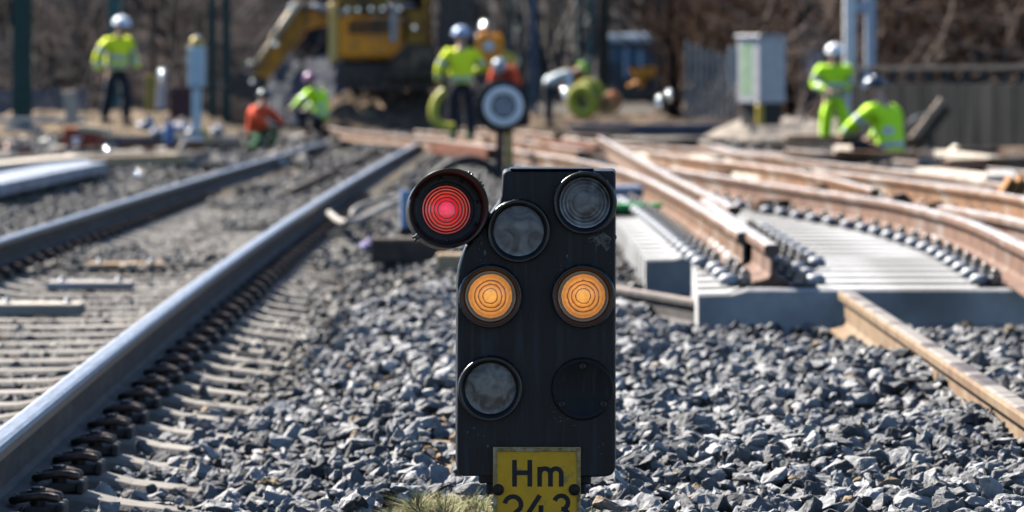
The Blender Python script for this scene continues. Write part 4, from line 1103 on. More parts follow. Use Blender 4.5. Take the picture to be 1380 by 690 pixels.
mb = MB(); mb.box(at(563, 20) + Vector((0, .6, 0)), (36*u, 1.7, 84*u), ch=.06); exp_(mb, 'boom_foot', mat('machine_dark_yellow', (0.42, 0.21, 0.02), (0.16, 0.08, 0.02), rough=.5, scale=3))
cab = MB(); cab.box(at(616, 14) + Vector((0, .2, 0)), (48*u, 1.4, 102*u), ch=.06)
cabo = exp_(cab, 'cab', mat('cab_frame', (0.03, 0.03, 0.032), (0.06, 0.055, 0.05), rough=.5, scale=6))
for (x0, x1, y0, y1) in ((596, 613, -28, 30), (617, 636, -28, 30), (596, 636, 36, 58)):
    mb = MB(); mb.box((at(x0, y0) + at(x1, y1)) / 2 + Vector((0, -.52, 0)), ((x1-x0)*u, .03, (y1-y0)*u), ch=.01)
    o_ = mb.build('cab_window', M_GLASSBLUE, cabo); o_.matrix_parent_inverse = inv
mb = MB()      # boom to the left, bent, and the stick going down
def boxbeam(mb, pts, ws, th=.35):
    for a_, b_, w0, w1 in zip(pts[:-1], pts[1:], ws[:-1], ws[1:]):
        d = (b_ - a_).normalized(); nrm = Vector((-d.z, 0, d.x)); y_ = Vector((0, th / 2, 0))
        vs = [a_ + nrm*w0/2 - y_, a_ - nrm*w0/2 - y_, b_ - nrm*w1/2 - y_, b_ + nrm*w1/2 - y_, a_ + nrm*w0/2 + y_, a_ - nrm*w0/2 + y_, b_ - nrm*w1/2 + y_, b_ + nrm*w1/2 + y_]
        mb.add(vs, [(0, 1, 2, 3), (7, 6, 5, 4), (0, 4, 5, 1), (1, 5, 6, 2), (2, 6, 7, 3), (3, 7, 4, 0)])
A_ = [at(560, -14), at(505, -2), at(452, 16), at(402, 32)]
boxbeam(mb, A_, [.55, .5, .42, .3]); exp_(mb, 'boom', M_YELLOW)
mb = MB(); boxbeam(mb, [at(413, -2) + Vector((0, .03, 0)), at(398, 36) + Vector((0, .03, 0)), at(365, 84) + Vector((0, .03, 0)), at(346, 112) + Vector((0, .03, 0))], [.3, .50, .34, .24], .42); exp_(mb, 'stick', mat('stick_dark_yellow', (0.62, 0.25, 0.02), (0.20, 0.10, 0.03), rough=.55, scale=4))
mb = MB(); mb.tube([at(407, 4) + Vector((-.05, -.3, 0)), at(372, 54) + Vector((-.05, -.3, 0))], .085, 12); mb.tube([at(372, 54) + Vector((-.05, -.3, 0)), at(352, 82) + Vector((-.05, -.3, 0))], .045, 10); exp_(mb, 'bucket_cylinder', mat('cylinder_tan', (0.70, 0.55, 0.36), (0.55, 0.42, 0.27), rough=.4, scale=5))
mb = MB(); mb.tube([at(470, 20) + Vector((0, -.3, 0)), at(420, 8) + Vector((0, -.3, 0))], .07, 10); mb.tube([at(420, 8) + Vector((0, -.3, 0)), at(396, 4) + Vector((0, -.3, 0))], .04, 10); exp_(mb, 'stick_cylinder', M_GREY)
mb = MB()     # bucket
mb.M = Matrix.Translation(at(336, 116)) @ Matrix.Rotation(R(25), 4, 'Y')
pf = [(-.30, .22), (.30, .28), (.34, .05), (.22, -.20), (-.05, -.32), (-.34, -.26), (-.38, -.22), (-.08, -.26), (.16, -.15), (.27, .05), (.25, .20), (-.28, .16)]
mb.prism(pf, -.5, .5); mb.prism(pf[:7], -.53, -.502); mb.prism(pf[:7], .502, .53)
for q in range(5): mb.box((-.42, -.44 + q * .22, -.25), (.14, .08, .05))
exp_(mb, 'bucket', M_TRACK)
for (x, y, r_) in ((395, 10, .12), (374, 60, .10), (343, 110, .10), (470, 14, .08), (484, 14, .08), (502, 13, .08), (517, 13, .08), (540, 13, .08), (560, 38, .09), (340, 85, .09)):
    mb = MB(); mb.M = Matrix.Translation(at(x, y) + Vector((0, -.72, 0))); mb.dome((0, 0, 0), r_ * .5); mb.tube([(0, .0, 0), (0, .35, 0)], r_ * .5, 8)
    exp_(mb, 'glint_dome', M_CHROME)  # chrome domes added to the excavator for their sun glints
mb = MB(); c = at(556, 82) + Vector((0, -.9, 0))      # dirt crusted blade
mb.prism([(-36*u, -22*u), (38*u, -22*u), (36*u, 2*u), (12*u, 24*u), (-6*u, 22*u), (-30*u, 0)], -.25, .25)
mb.M = Matrix.Identity(4)
o_ = mb.build('dozer_blade', M_EARTH, ex); o_.matrix_parent_inverse = inv @ Matrix.Translation(c)
# mound below it
def mound(name, px0, px1, pyt, pyb, Y, depth, material, seed, kind='structure', label=None, cat=None):
    a_, b_ = P(px0, pyb, Y), P(px1, pyb, Y); zt = P(0, pyt, Y).z; zb = min(a_.z, -.1); n_ = 56; m_ = 22
    vs = []; fs = []
    for j in range(m_ + 1):
        for i_ in range(n_ + 1):
            s_, t_ = i_ / n_, j / m_
            e_ = min(1, 5 * min(s_, 1 - s_)) ** .7 * min(1, 3.2 * min(t_, 1 - t_)) ** .8
            x = a_.x + (b_.x - a_.x) * s_; y = Y + depth * (t_ - .3)
            vs.append((x, y, zb + (zt - zb) * e_ * (0.82 + 0.3 * noise.fractal(Vector((x * .9, y * .9, seed)), .9, 2.1, 5)) + .05 * noise.noise(Vector((x * 5, y * 5, seed)))))
    for j in range(m_):
        for i_ in range(n_): q = j * (n_ + 1) + i_; fs.append((q, q + 1, q + n_ + 2, q + n_ + 1))
    mb = MB(); mb.add(vs, fs); o_ = mb.build(name, material, fix=False)
    return tag(o_, label, cat, kind=kind)
mound('earth_mound', 405, 660, 117, 172, YE, 9.0, M_EARTH, 2.0)
mound('earth_mound', 650, 960, 150, 172, 100, 8.0, M_EARTH, 5.0)
mound('gravel_heap', 340, 480, 66, 150, 118, 10.0, mat('pale_gravel', (0.12, 0.12, 0.125), (0.085, 0.085, 0.09), spec=0.0, rough=.95, scale=3, bump=.5), 8.0)
mound('earth_mound', -60, 330, 148, 176, 98, 10, mat('brown_earth', (0.11, 0.085, 0.06), (0.2, 0.155, 0.11), spec=0.0, rough=.95, scale=3, bump=.6, bscale=9), 9.0)
mound('earth_mound', 940, 1260, 160, 205, 84, 8, mat('grey_earth', (0.16, 0.135, 0.11), (0.27, 0.235, 0.2), spec=0.0, rough=.95, scale=3, bump=.6, bscale=9), 13.0)
# small yellow machine between the standing worker and the disc signal
YG = 90.0; v_ = YG / F; g0 = P(660, 118, YG)
gen = empty('yellow_compressor', g0, 0, 'small yellow compressor box with round white lamp right of the standing worker', 'compressor')
mb = MB(); mb.box((0, .4, 47 * v_), (38 * v_, .9, 52 * v_), ch=.05); mb.build('casing', M_YELLOW, gen)
mb = MB(); mb.lathe([(0, .03), (.09, .025), (.11, 0), (.11, -.05)], Matrix.Translation((-1 * v_, -.06, 55 * v_)) @ FRONT, 20); mb.build('lamp', M_WHITE, gen)
mb = MB(); mb.lathe([(0, -.3), (.17, -.3), (.19, -.25), (.19, .25), (.17, .3), (0, .3)], Matrix.Translation((23 * v_, .2, 35 * v_)) @ FRONT, 24); mb.build('drum', mat('pale_yellow', (0.6, 0.45, 0.06), (0.5, 0.36, 0.05), rough=.5, scale=4), gen)
mb = MB(); mb.box((0, .4, 10 * v_), (34 * v_, .8, 20 * v_), ch=.03); mb.build('chassis', M_TRACK, gen)
mb = MB(); mb.dome((-9 * v_, -.1, 85 * v_), .09); mb.tube([(-9 * v_, .1, 70 * v_), (-9 * v_, -.1, 85 * v_)], .03, 6); mb.build('glint_dome', M_CHROME, gen)  # chrome dome on a stalk, added for a sun glint

# ------------------------------------------------------------------ disc signal behind
YD = 47.0; d_ = YD / F; g = P(677, 143, YD)
ds = empty('round_signal', (g.x, YD, -.05), 0, 'round black signal disc with white ring on a post behind the dwarf signal', 'signal')
zc = g.z + .05
mb = MB(); mb.lathe([(0, .10), (36 * d_, .10), (36.5 * d_, .09), (36.5 * d_, -.10), (30 * d_, -.16), (0, -.16)], Matrix.Translation((-1*d_, 0, zc)) @ FRONT, 48); mb.build('disc', M_BLACKRUB, ds)
mb = MB(); mb.lathe([(17 * d_, .103), (17.5 * d_, .110), (26.5 * d_, .110), (27 * d_, .103)], Matrix.Translation((1.5*d_, 0, zc)) @ FRONT, 48); mb.build('ring', mat('ring_white', (0.86, 0.85, 0.83), (0.74, 0.73, 0.72), rough=.5, scale=10), ds)
mb = MB(); mb.prism([(17 * d_ * math.sin(R(72 * q)), 17 * d_ * math.cos(R(72 * q))) for q in range(5)], -.118, -.106); mb.M = Matrix.Identity(4); o_ = mb.build('emblem', mat('disc_grey', (0.26, 0.27, 0.30), (0.19, 0.20, 0.22), rough=.4, scale=10), ds); o_.location = (1.5*d_, 0, zc)
mb = MB(); mb.box((25 * d_, .08, zc - 6*d_), (24*d_, .3, 44*d_), ch=.03); mb.build('lamp_case', M_BLACKRUB, ds)
mb = MB(); mb.box((-3 * d_, 0, zc / 2 - .1), (11 * d_, .08, zc), ch=.006); mb.build('post', M_BLACKRUB, ds)
mb = MB(); mb.box((9 * d_, .02, zc / 2 - .12), (11 * d_, .06, zc - .1), ch=.006); mb.build('yellow_post', mat('post_yellow', (0.48, 0.36, 0.13), (0.38, 0.27, 0.09), rough=.6, scale=8), ds)
# ------------------------------------------------------------------ left signal post
YL = 72.0; q_ = YL / F; g = P(265, 190, YL)
lp = empty('signal_post', g, 0, 'pale blue grey signal post with tall box head and yellow cap, by the excavator arm', 'signal post')
M_PALE = mat('pale_blue_paint', (0.50, 0.60, 0.64), (0.42, 0.52, 0.56), rough=.5, scale=6)
mb = MB(); mb.box((0, 0, 36 * q_), (12 * q_, .14, 74 * q_), ch=.015); mb.box((0, 0, .02), (.34, .34, .05), ch=.01); mb.build('post', M_PALE, lp)
mb = MB(); mb.box((0, 0, 100 * q_), (23 * q_, .24, 55 * q_), ch=.02); mb.build('head_box', M_PALE, lp)
mb = MB(); mb.lathe([(0, .12), (.07, .10), (.095, .04), (.10, 0), (.10, -.06), (0, -.06)], Matrix.Translation((0, 0, 131 * q_)), 20); mb.build('cap', mat('cap_yellow', (0.5, 0.36, 0.05), rough=.4), lp)
mb = MB(); mb.dome((0, -.02, 139 * q_), .06); mb.sphere((0, 0, 136 * q_), .05, 8); mb.build('cap_knob', M_CHROME, lp)  # shiny tip of the cap, with a dome added to glint

# ------------------------------------------------------------------ catenary masts
M_MASTG = mat('mast_dark_green', (0.018, 0.045, 0.040), (0.03, 0.06, 0.052), rough=.6, scale=4)
M_MASTL = mat('mast_blue_green', (0.05, 0.13, 0.12), (0.07, 0.15, 0.14), rough=.6, scale=4)
def mast(px, wpx, Y, label, m_, hgt_=8.5, lattice=False, name='catenary_mast'):
    g = P(px, 150, Y); w_ = wpx * Y / F; r0 = empty(name, (g.x, Y, -.1), 0, label, 'mast')
    mb = MB()
    if lattice:
        for s_ in (-1, 1): mb.box((s_ * w_ * .42, 0, hgt_ / 2), (w_ * .22, .16, hgt_), ch=.01)
        mb.build('chord', m_, r0); mb = MB(); z = .3; s_ = 1
        while z < hgt_ - .5:
            a_ = Vector((-s_ * w_ * .40, .02, z)); b_ = Vector((s_ * w_ * .40, .02, z + .55)); mb.tube([a_, b_], .022, 5); z += .55; s_ = -s_
        mb.build('lacing', m_, r0)
    else:
        mb.box((0, -.11, hgt_ / 2), (w_, .02, hgt_)); mb.box((0, .11, hgt_ / 2), (w_, .02, hgt_)); mb.box((0, 0, hgt_ / 2), (.02, .195, hgt_)); mb.build('column', m_, r0)
    mb = MB(); mb.box((0, 0, .12), (w_ * 1.8, .6, .3), ch=.02); mb.build('footing', M_CONC_NEW, r0)
    mb = MB(); mb.tube([(0, 0, hgt_ - 1.2), (1.6, 0, hgt_ - .7)], .03, 6); mb.tube([(0, 0, hgt_ - 2.2), (1.6, 0, hgt_ - .7)], .03, 6); mb.build('cantilever', M_GREY, r0)
mast(30, 26, 96, 'broad dark green mast at the far left edge', M_MASTG)
mast(156, 20, 110, 'blue green mast above the walking worker', M_MASTL)
mast(286, 10, 100, 'thin dark mast just right of the pale signal post', M_MASTG)
mast(305, 11, 100, 'thin dark green mast next to the excavator bucket', M_MASTG)
mast(694, 18, 150, 'blue green lattice mast above the round black signal disc', M_MASTL, lattice=True)
mast(787, 20, 130, 'green lattice mast above the yellow cable drum', M_MASTL, lattice=True)
mast(814, 13, 120, 'dark brown mast right of the green lattice mast', mat('mast_brown', (0.035, 0.032, 0.022), (0.05, 0.045, 0.03), rough=.7, scale=4))
mast(718, 12, 170, 'slim grey mast between the disc signal and the green lattice mast', mat('mast_grey', (0.10, 0.12, 0.14), (0.13, 0.15, 0.17), rough=.6, scale=4))
mast(893, 10, 140, 'dark mast in front of the track vehicle', M_MASTG)
mast(600, 9, 140, 'thin dark mast behind the excavator cab', M_MASTG)
# white steel frame mast at right
YW = 79.0; x_ = YW / F; g = P(1155, 172, YW)
wm = empty('steel_frame_mast', g, 0, 'white steel frame of two legs and cross plates behind the standing right worker', 'mast')
mb = MB(); mb.box((-10 * x_, 0, 3.0), (15 * x_, .22, 6.0), ch=.01); mb.build('leg', M_WHITE, wm)
mb = MB(); mb.box((18 * x_, .06, 3.45), (13 * x_, .18, 5.1), ch=.01); mb.build('leg', mat('pale_steel', (0.42, 0.46, 0.52), (0.36, 0.40, 0.46), rough=.5, scale=5), wm)
for z in (163, 250, 340):
    mb = MB(); mb.box((4.5 * x_, .03, z * x_), (17 * x_, .15, 17 * x_), ch=.008); mb.build('cross_plate', MATS['pale_steel'], wm)
mb = MB(); mb.box((6 * x_, -.05, 72 * x_), (22 * x_, .2, 16 * x_), Ry(R(-25)), ch=.01); mb.build('foot_plate', MATS['pale_steel'], wm)
# ------------------------------------------------------------------ white cabinet, right
YC = 82.0; c_ = YC / F; g = P(1026, 168, YC)
cb = empty('switch_cabinet', g, R(38), 'white switch cabinet with green stripes on its side, on a stand behind the panel', 'cabinet')
mb = MB(); mb.box((0, 0, 73 * c_), (.62, .62, 88 * c_), ch=.02); mb.box((0, 0, 119 * c_), (.68, .68, .05), ch=.01); mb.build('cabinet_body', mat('cabinet_white', (0.60, 0.56, 0.54), (0.46, 0.43, 0.42), rough=.5, scale=7), cb)
M_GST = mat('stripe_green', (0.28, 0.50, 0.18), (0.36, 0.55, 0.26), rough=.6, scale=6)
for dy in (.12, -.05):
    mb = MB(); mb.box((-.312, dy, 74 * c_), (.006, .09, 70 * c_)); mb.build('green_stripe', M_GST, cb)
mb = MB(); mb.box((0, 0, 14 * c_), (.5, .5, 30 * c_), ch=.01); mb.build('stand', M_PAD, cb)
mb = MB(); mb.box((-.30, -.30, 14 * c_), (.14, .10, 29 * c_), ch=.02); mb.build('yellow_guard', mat('guard_yellow', (0.6, 0.42, 0.06), (0.5, 0.34, 0.05), rough=.5, scale=5), cb)
g = P(988, 160, 81); o_ = MB(); o_.tube([(0, 0, 0), (0, 0, 1.2)], .045, 10); o_.box((0, -.05, .95), (.16, .10, .62), ch=.01); o_ = o_.build('meter_post', M_GREY); o_.location = g; tag(o_, 'thin grey post with narrow box left of the white cabinet', 'post')
g = P(1098, 190, 92); o_ = MB(); o_.box((0, 0, 1.1), (.5, .3, 2.4), ch=.02); o_.box((0, -.17, 1.55), (.30, .03, .5), ch=.01, mi=1); o_ = o_.build('relay_box', [mat('box_dark', (0.03, 0.03, 0.035), (0.05, 0.05, 0.05), rough=.6, scale=4), mat('box_label_grey', (0.40, 0.45, 0.52), rough=.5)]); o_.location = g; tag(o_, 'dark upright relay box with grey panel behind the standing right worker', 'relay box')
# ------------------------------------------------------------------ plank fence and concrete wall
YF = 92.0; f_ = YF / F; g = P(922, 158, YF)
fe = empty('plank_fence', g, R(-40), 'weathered grey plank fence left of the white cabinet', 'fence')
for q in range(8):
    hh_ = (104 - q * 3.0 + random.uniform(-3, 3)) * f_
    mb = MB(); mb.box((q * .143 + .07, random.uniform(-.015, .015), hh_ / 2), (.085, .03, hh_), ch=.004); mb.build('plank', mat('pale_grey_timber', (0.42, 0.38, 0.33), (0.25, 0.22, 0.19), spec=0.0, rough=.9, scale=6, stretch=(6, 6, 1)), fe)
for z in (.35, 1.15):
    mb = MB(); mb.box((.56, .05, z), (1.2, .05, .08), ch=.004); mb.build('rail', M_WOODGREY, fe)
a_ = Vector((P(1150, 0, 72).x, 72.0, -.1)); b_ = Vector((P(1450, 0, 67).x, 67.0, -.1))
d = b_ - a_; L_ = d.length; ang = math.atan2(d.y, d.x)
wl = empty('concrete_wall', a_, ang, 'dark grey panelled wall with a rail along its top at right', 'wall')
M_WALL = mat('wall_grey', (0.040, 0.039, 0.037), (0.026, 0.026, 0.025), spec=0.0, rough=.9, scale=2, stretch=(3, 3, .4), c3=(0.058, 0.055, 0.052), scale3=1.2)
n_ = 12
for q in range(n_):
    mb = MB(); mb.box(((q + .5) * L_ / n_, 0, .56), (L_ / n_ - .005, .12, 1.12), ch=.01); mb.build('wall_panel', M_WALL, wl)
for q in range(n_ + 1):
    mb = MB(); mb.box((q * L_ / n_, .09, .66), (.12, .10, 1.32), ch=.01); mb.build('post', M_PAD, wl)
mb = MB(); mb.box((L_ / 2, 0, 1.36), (L_, .10, .075), ch=.01); mb.build('top_rail', mat('rail_grey_wood', (0.075, 0.07, 0.066), (0.05, 0.047, 0.044), spec=.0, rough=.9, scale=3), wl)
# low grey fence at far left
g = P(-20, 160, 104); lf = empty('low_fence', g, 0, 'low blue grey metal fence at the far left behind the walking worker', 'fence')
M_FENCE = mat('fence_bluegrey', (0.10, 0.125, 0.16), (0.14, 0.165, 0.2), rough=.6, scale=4)
for q in range(24):
    mb = MB(); mb.box((q * .10, 0, .33), (.055, .03, .66)); mb.build('slat', M_FENCE, lf)
for z in (.12, .60):
    mb = MB(); mb.box((1.15, .03, z), (2.4, .03, .05)); mb.build('rail', M_FENCE, lf)
# ------------------------------------------------------------------ track vehicle far behind
YV = 235.0; y_ = YV / F; g = P(852, 128, YV); g.z = -.1
tv = empty('track_vehicle', g, 0, 'distant rail vehicle with white roof and dark blue windows at the end of the yard', 'rail vehicle')
z0 = P(0, 48, YV).z - g.z
mb = MB(); mb.box((0, 2, z0 * .5), (70 * y_, 4, z0 * .86), ch=.1); mb.build('vehicle_body', mat('vehicle_grey', (0.022, 0.027, 0.033), (0.04, 0.046, 0.053), rough=.5, scale=2), tv)
mb = MB(); mb.box((-4 * y_, 2, z0 * .97), (62 * y_, 4.2, .45), ch=.12); mb.build('roof', M_WHITE, tv)
for s_ in (-22, 0, 20):
    mb = MB(); mb.box((s_ * y_, -.03, z0 * .72), (16 * y_, .05, 22 * y_), ch=.02); mb.build('window', M_GLASSBLUE, tv)
for s_ in (-9, 11):
    mb = MB(); mb.box((s_ * y_, -.05, z0 * .62), (5 * y_, .08, 40 * y_), ch=.02); mb.build('pillar', mat('pillar_blue', (0.25, 0.32, 0.40), rough=.5), tv)
mb = MB(); mb.box((0, -.1, z0 * .2), (72 * y_, .5, .8), ch=.05)
for s_ in (-26, 26): mb.lathe([(0, .3), (.28, .28), (.28, .2), (.1, .2), (.1, -.1)], Matrix.Translation((s_ * y_, -.3, z0 * .2)) @ FRONT, 16)
mb.build('buffer_beam', M_TRACK, tv)
# yellow implements
def implement(px, py, Y, label):
    k_ = Y / F; g = P(px, py, Y); r0 = empty('yellow_barrow', g, 0, label, 'site machine')
    mb = MB(); mb.prism([(-18*k_, 26*k_), (18*k_, 28*k_), (15*k_, 14*k_), (-10*k_, 12*k_)], -.25, .25); mb.build('hopper', M_YELLOW, r0)
    mb = MB(); mb.box((0, 0, 6*k_), (8*k_, .2, 14*k_), ch=.02); mb.tube([(-20*k_, .1, 2*k_), (18*k_, -.1, 18*k_)], .03, 6); mb.build('frame', M_YELLOW, r0)
    mb = MB(); mb.lathe([(.05, .05), (.12, .05), (.14, .03), (.14, -.03), (.12, -.05), (.05, -.05)], Matrix.Translation((6*k_, 0, .1)) @ FRONT, 20); mb.build('wheel', M_BLACKRUB, r0)
implement(776, 116, 102, 'yellow site machine with sloping hopper behind the yellow cable drum')
implement(866, 118, 110, 'yellow site machine with sloping hopper below the distant rail vehicle')
# cable drums
def coil(px, py, Y, rpx, rz, tilt, label, m_, m2):
    k_ = Y / F; g = P(px, py, Y); r0 = empty('cable_drum', g, rz, label, 'cable drum'); r0.rotation_euler = (tilt, 0, rz); r_ = rpx * k_
    mb = MB(); mb.lathe([(r_ * .42, .16), (r_, .16), (r_, .20), (r_ * .42, .20), (r_ * .42, .16)], FRONT, 40); mb.lathe([(r_ * .42, -.2), (r_, -.2), (r_, -.16), (r_ * .42, -.16), (r_ * .42, -.2)], FRONT, 40); mb.build('flange', m_, r0)
    mb = MB()
    for q in range(7): mb.lathe([(r_ * .72 + .03 * math.cos(R(a)), -.135 + q * .045 + .03 * math.sin(R(a))) for a in range(0, 361, 60)], FRONT, 40)
    mb.lathe([(r_ * .45, -.16), (r_ * .45, .16)], FRONT, 32); mb.build('cable', m2, r0)
M_YG = mat('hose_yellow', (0.50, 0.47, 0.06), (0.38, 0.35, 0.05), rough=.5, scale=6)
coil(790, 133, 84, 24, R(-28), R(18), 'yellow cable drum lying tilted in the yard, the larger of two drums', M_YG, mat('cable_green', (0.20, 0.21, 0.03), (0.14, 0.15, 0.025), rough=.5, scale=6))
coil(821, 139, 84, 14, R(-20), R(10), 'small orange cable drum next to the larger yellow drum', mat('drum_orange', (0.55, 0.33, 0.12), (0.45, 0.24, 0.08), rough=.5, scale=6), mat('cable_red', (0.35, 0.06, 0.03), rough=.5))
# yellow hose hanging from the standing worker
pts = [P(x, y, 74.5) for x, y in ((600, 122), (590, 132), (585, 144), (585, 156), (590, 166), (600, 171), (612, 172))]
mb = MB(); c = pts[3].copy(); mb.tube([p - c for p in smooth_path(pts, 40)], .075, 10); o_ = mb.build('yellow_hose', M_YG); o_.location = c; tag(o_, 'thick yellow hose curving beside the standing worker in the lime vest', 'hose')

# ------------------------------------------------------------------ yard clutter
def block(name, px, py, Y, wpx, hpx, dep, m_, label, cat, rz=0.0, ry=0.0, ch=.02):
    """block standing with its foot at the pixel"""
    k_ = Y / F; g = P(px, py, Y); mb = MB(); mb.box((0, dep / 2, hpx * k_ / 2), (wpx * k_, dep, hpx * k_), Ry(ry), ch=min(ch, hpx * k_ * .2)); o_ = mb.build(name, m_); o_.location = g; o_.rotation_euler = (0, 0, rz)
    return tag(o_, label, cat)
def plank(name, p0, p1, w_, h_, m_, label, cat='plank', nails=0):
    p0, p1 = Vector(p0), Vector(p1); c = (p0 + p1) / 2; d = p1 - p0; mb = MB()
    mb.box((0, 0, 0), (d.length, w_, h_), ch=min(.01, h_ * .2)); o_ = mb.build(name, m_); o_.location = c
    o_.rotation_euler = (0, -math.asin(max(-1, min(1, d.z / d.length))), math.atan2(d.y, d.x)); return tag(o_, label, cat)
# boards between the left rails
def bolted(px0, px1, py, m_, label, z=-.045, th=.045, w_=.16, dark=None):
    a_, b_ = G(px0, py, z), G(px1, py, z); c = (a_ + b_) / 2; L_ = (b_ - a_).length
    r0 = empty('bolted_board', (c.x, c.y, z - th), 0, label, 'board')
    mb = MB(); mb.box((0, 0, th / 2), (L_, w_, th), ch=.008); mb.build('board', m_, r0)
    for s_ in (-.33, .33):
        mb = MB(); mb.lathe([(.022, th), (.022, th + .006), (.013, th + .008), (.013, th + .022), (.006, th + .027), (0, th + .028)], Matrix.Translation((s_ * L_, 0, 0)), 12); mb.build('bolt', M_GREY, r0)
M_ORW = mat('board_tan', (0.50, 0.33, 0.18), (0.40, 0.25, 0.13), rough=.8, scale=6)
bolted(116, 222, 354, M_ORW, 'tan board with two bolts between the left rails, farthest of three')
bolted(64, 180, 379, mat('board_pale', (0.52, 0.47, 0.44), (0.42, 0.36, 0.30), rough=.7, scale=5), 'pale lilac grey board with bright bolts between the left rails, middle of three')
bolted(-12, 112, 408, mat('board_buff', (0.46, 0.40, 0.32), (0.37, 0.31, 0.24), rough=.8, scale=5), 'broad buff board with bolts between the left rails, nearest of three', w_=.26, th=.06)
# left middle distance
M_SHEET = mat('plastic_sheet', (0.34, 0.36, 0.40), (0.13, 0.14, 0.17), rough=.5, scale=5, bump=.6, bscale=8)
plank('concrete_trough', G(-40, 256, .06), G(128, 222, .06), .55, .12, M_SHEET, 'long strip of crumpled silvery sheet at the left edge', 'sheet')
plank('plank', G(-30, 228, .12), G(112, 214, .12), .35, .10, mat('sand_board', (0.50, 0.43, 0.34), (0.42, 0.35, 0.27), rough=.9, scale=3), 'long sand coloured beam behind the silvery sheet at left')
plank('plank', G(132, 218, .12), G(242, 214, .12), .25, .12, M_WOOD, 'pale timber beam left of the far left rail, right of the silvery sheet')
plank('plank', G(170, 205, .10), G(262, 208, .10), .5, .05, M_WOODGREY, 'grey brown pallet board lying behind the pale timber beam')
g = P(108, 206, 70); bt = empty('red_toolbox', g, R(-8), 'red brown tool box with pale boards on it, left side', 'tool box')
mb = MB(); mb.box((0, .25, .17), (.55, .4, .34), ch=.02); mb.build('box', mat('box_red', (0.22, 0.035, 0.022), (0.30, 0.06, 0.03), rough=.5, scale=5), bt)
mb = MB(); mb.box((0, .25, .36), (.58, .43, .05), ch=.012); mb.build('lid', mat('box_orange', (0.55, 0.14, 0.05), (0.45, 0.10, 0.04), rough=.5, scale=5), bt)
mb = MB(); mb.tube([(-.12, .03, .2), (-.12, -.03, .22), (.02, -.03, .22), (.02, .03, .2)], .02, 8); mb.sphere((-.05, -.05, .15), .05, 8); mb.build('handle', M_CHROME, bt)
plank('plank', P(105, 172, 68), P(150, 178, 68), .3, .10, mat('cream_board', (0.62, 0.49, 0.34), (0.52, 0.40, 0.27), rough=.8, scale=4), 'cream board lying on the red brown tool box')
g = P(30, 217, 66); bt = empty('red_crate', g, R(14), 'dark red crate with pinkish top at the left edge', 'crate')
mb = MB(); mb.box((0, .2, .08), (.34, .36, .16), ch=.015); mb.build('crate_body', mat('crate_red', (0.25, 0.02, 0.02), (0.17, 0.015, 0.015), rough=.5, scale=6), bt)
mb = MB(); mb.box((-.02, .2, .19), (.38, .38, .05), Ry(R(8)), ch=.012); mb.build('lid', mat('crate_pink', (0.60, 0.36, 0.27), (0.5, 0.3, 0.22), rough=.6, scale=6), bt)
block('concrete_kerb', 180, 207, 74, 95, 24, .5, mat('kerb_dark', (0.085, 0.085, 0.095), (0.12, 0.118, 0.122), rough=.85, scale=4), 'dark grey block right of the red brown tool box', 'concrete block')
block('concrete_trough', 38, 166, 88, 150, 7, .5, mat('trough_grey', (0.34, 0.33, 0.33), (0.27, 0.26, 0.26), rough=.85, scale=4), 'long grey concrete trough lid at left behind the crate', 'trough')
block('wooden_stake', 95, 168, 80, 17, 46, .2, mat('stake_buff', (0.56, 0.44, 0.33), (0.46, 0.35, 0.26), rough=.85, scale=5), 'upright pale wooden stake left of the walking worker', 'stake', ry=R(-6))
block('orange_barrel', 203, 150, 78, 16, 50, .2, mat('barrel_ochre', (0.40, 0.27, 0.06), (0.30, 0.2, 0.05), rough=.6, scale=5), 'ochre post right of the walking worker', 'post')
block('pale_marker', 217, 148, 77, 12, 56, .15, mat('marker_pink', (0.60, 0.48, 0.45), (0.50, 0.4, 0.37), rough=.6, scale=5), 'pale pink marker post beside the ochre post', 'post', ry=R(4))
g = P(217, 97, 76.8); mb = MB(); mb.dome((0, 0, 0), .05); mb.tube([(0, 0, -.2), (0, 0, 0)], .03, 8); o_ = mb.build('glint_knob_or_ball', M_CHROME); o_.location = g; tag(o_, 'added glint dome on top of the pale pink marker post', 'lamp')  # chrome dome added on the post for a sun glint
block('dark_bin', 245, 160, 82, 34, 44, .4, mat('bin_maroon', (0.05, 0.022, 0.026), (0.08, 0.035, 0.035), rough=.6, scale=4), 'dark maroon bin left of the pale signal post', 'bin')
def sack(px, py, Y, r_, m_, label, cat='sack'):
    mb = MB(); mb.sphere((0, 0, r_ * .62), (r_ * .95, r_ * .7, r_ * .55), 12)
    mb.v = [tuple(Vector(v) * (1 + .42 * noise.noise(Vector(v) * 6 / max(r_, .05) * .3 + Vector((px, 0, 0))))) for v in mb.v]
    mb.tube([(0, 0, r_ * 1.25), (0.02, 0, r_ * 1.55)], [r_ * .16, r_ * .26], 8)
    o_ = mb.build('sack', m_); o_.location = P(px, py, Y); return tag(o_, label, cat)
M_SACK = mat('sack_white', (0.46, 0.45, 0.47), (0.22, 0.21, 0.22), rough=.5, scale=9, bump=.5)
sack(198, 178, 74, .17, M_SACK, 'white sack left of the small blue canister')
sack(212, 186, 73, .13, M_SACK, 'small white sack in front of the larger sack by the blue canister')
sack(246, 182, 73, .17, mat('sack_lilac', (0.38, 0.38, 0.46), (0.22, 0.22, 0.28), rough=.5, scale=9, bump=.5), 'lilac white sack at the foot of the pale signal post')
sack(262, 185, 72, .13, M_SACK, 'white sack between the pale signal post and the lilac sack')
sack(293, 184, 73, .14, M_SACK, 'white sack right of the pale signal post')
sack(66, 204, 72, .17, mat('sack_cream', (0.62, 0.56, 0.47), (0.5, 0.45, 0.37), rough=.6, scale=9, bump=.5), 'cream sack between the red crate and the red tool box')
g = P(228, 200, 72); cn = empty('blue_canister', g, 0, 'small blue canister standing behind the pale timber beam', 'canister')
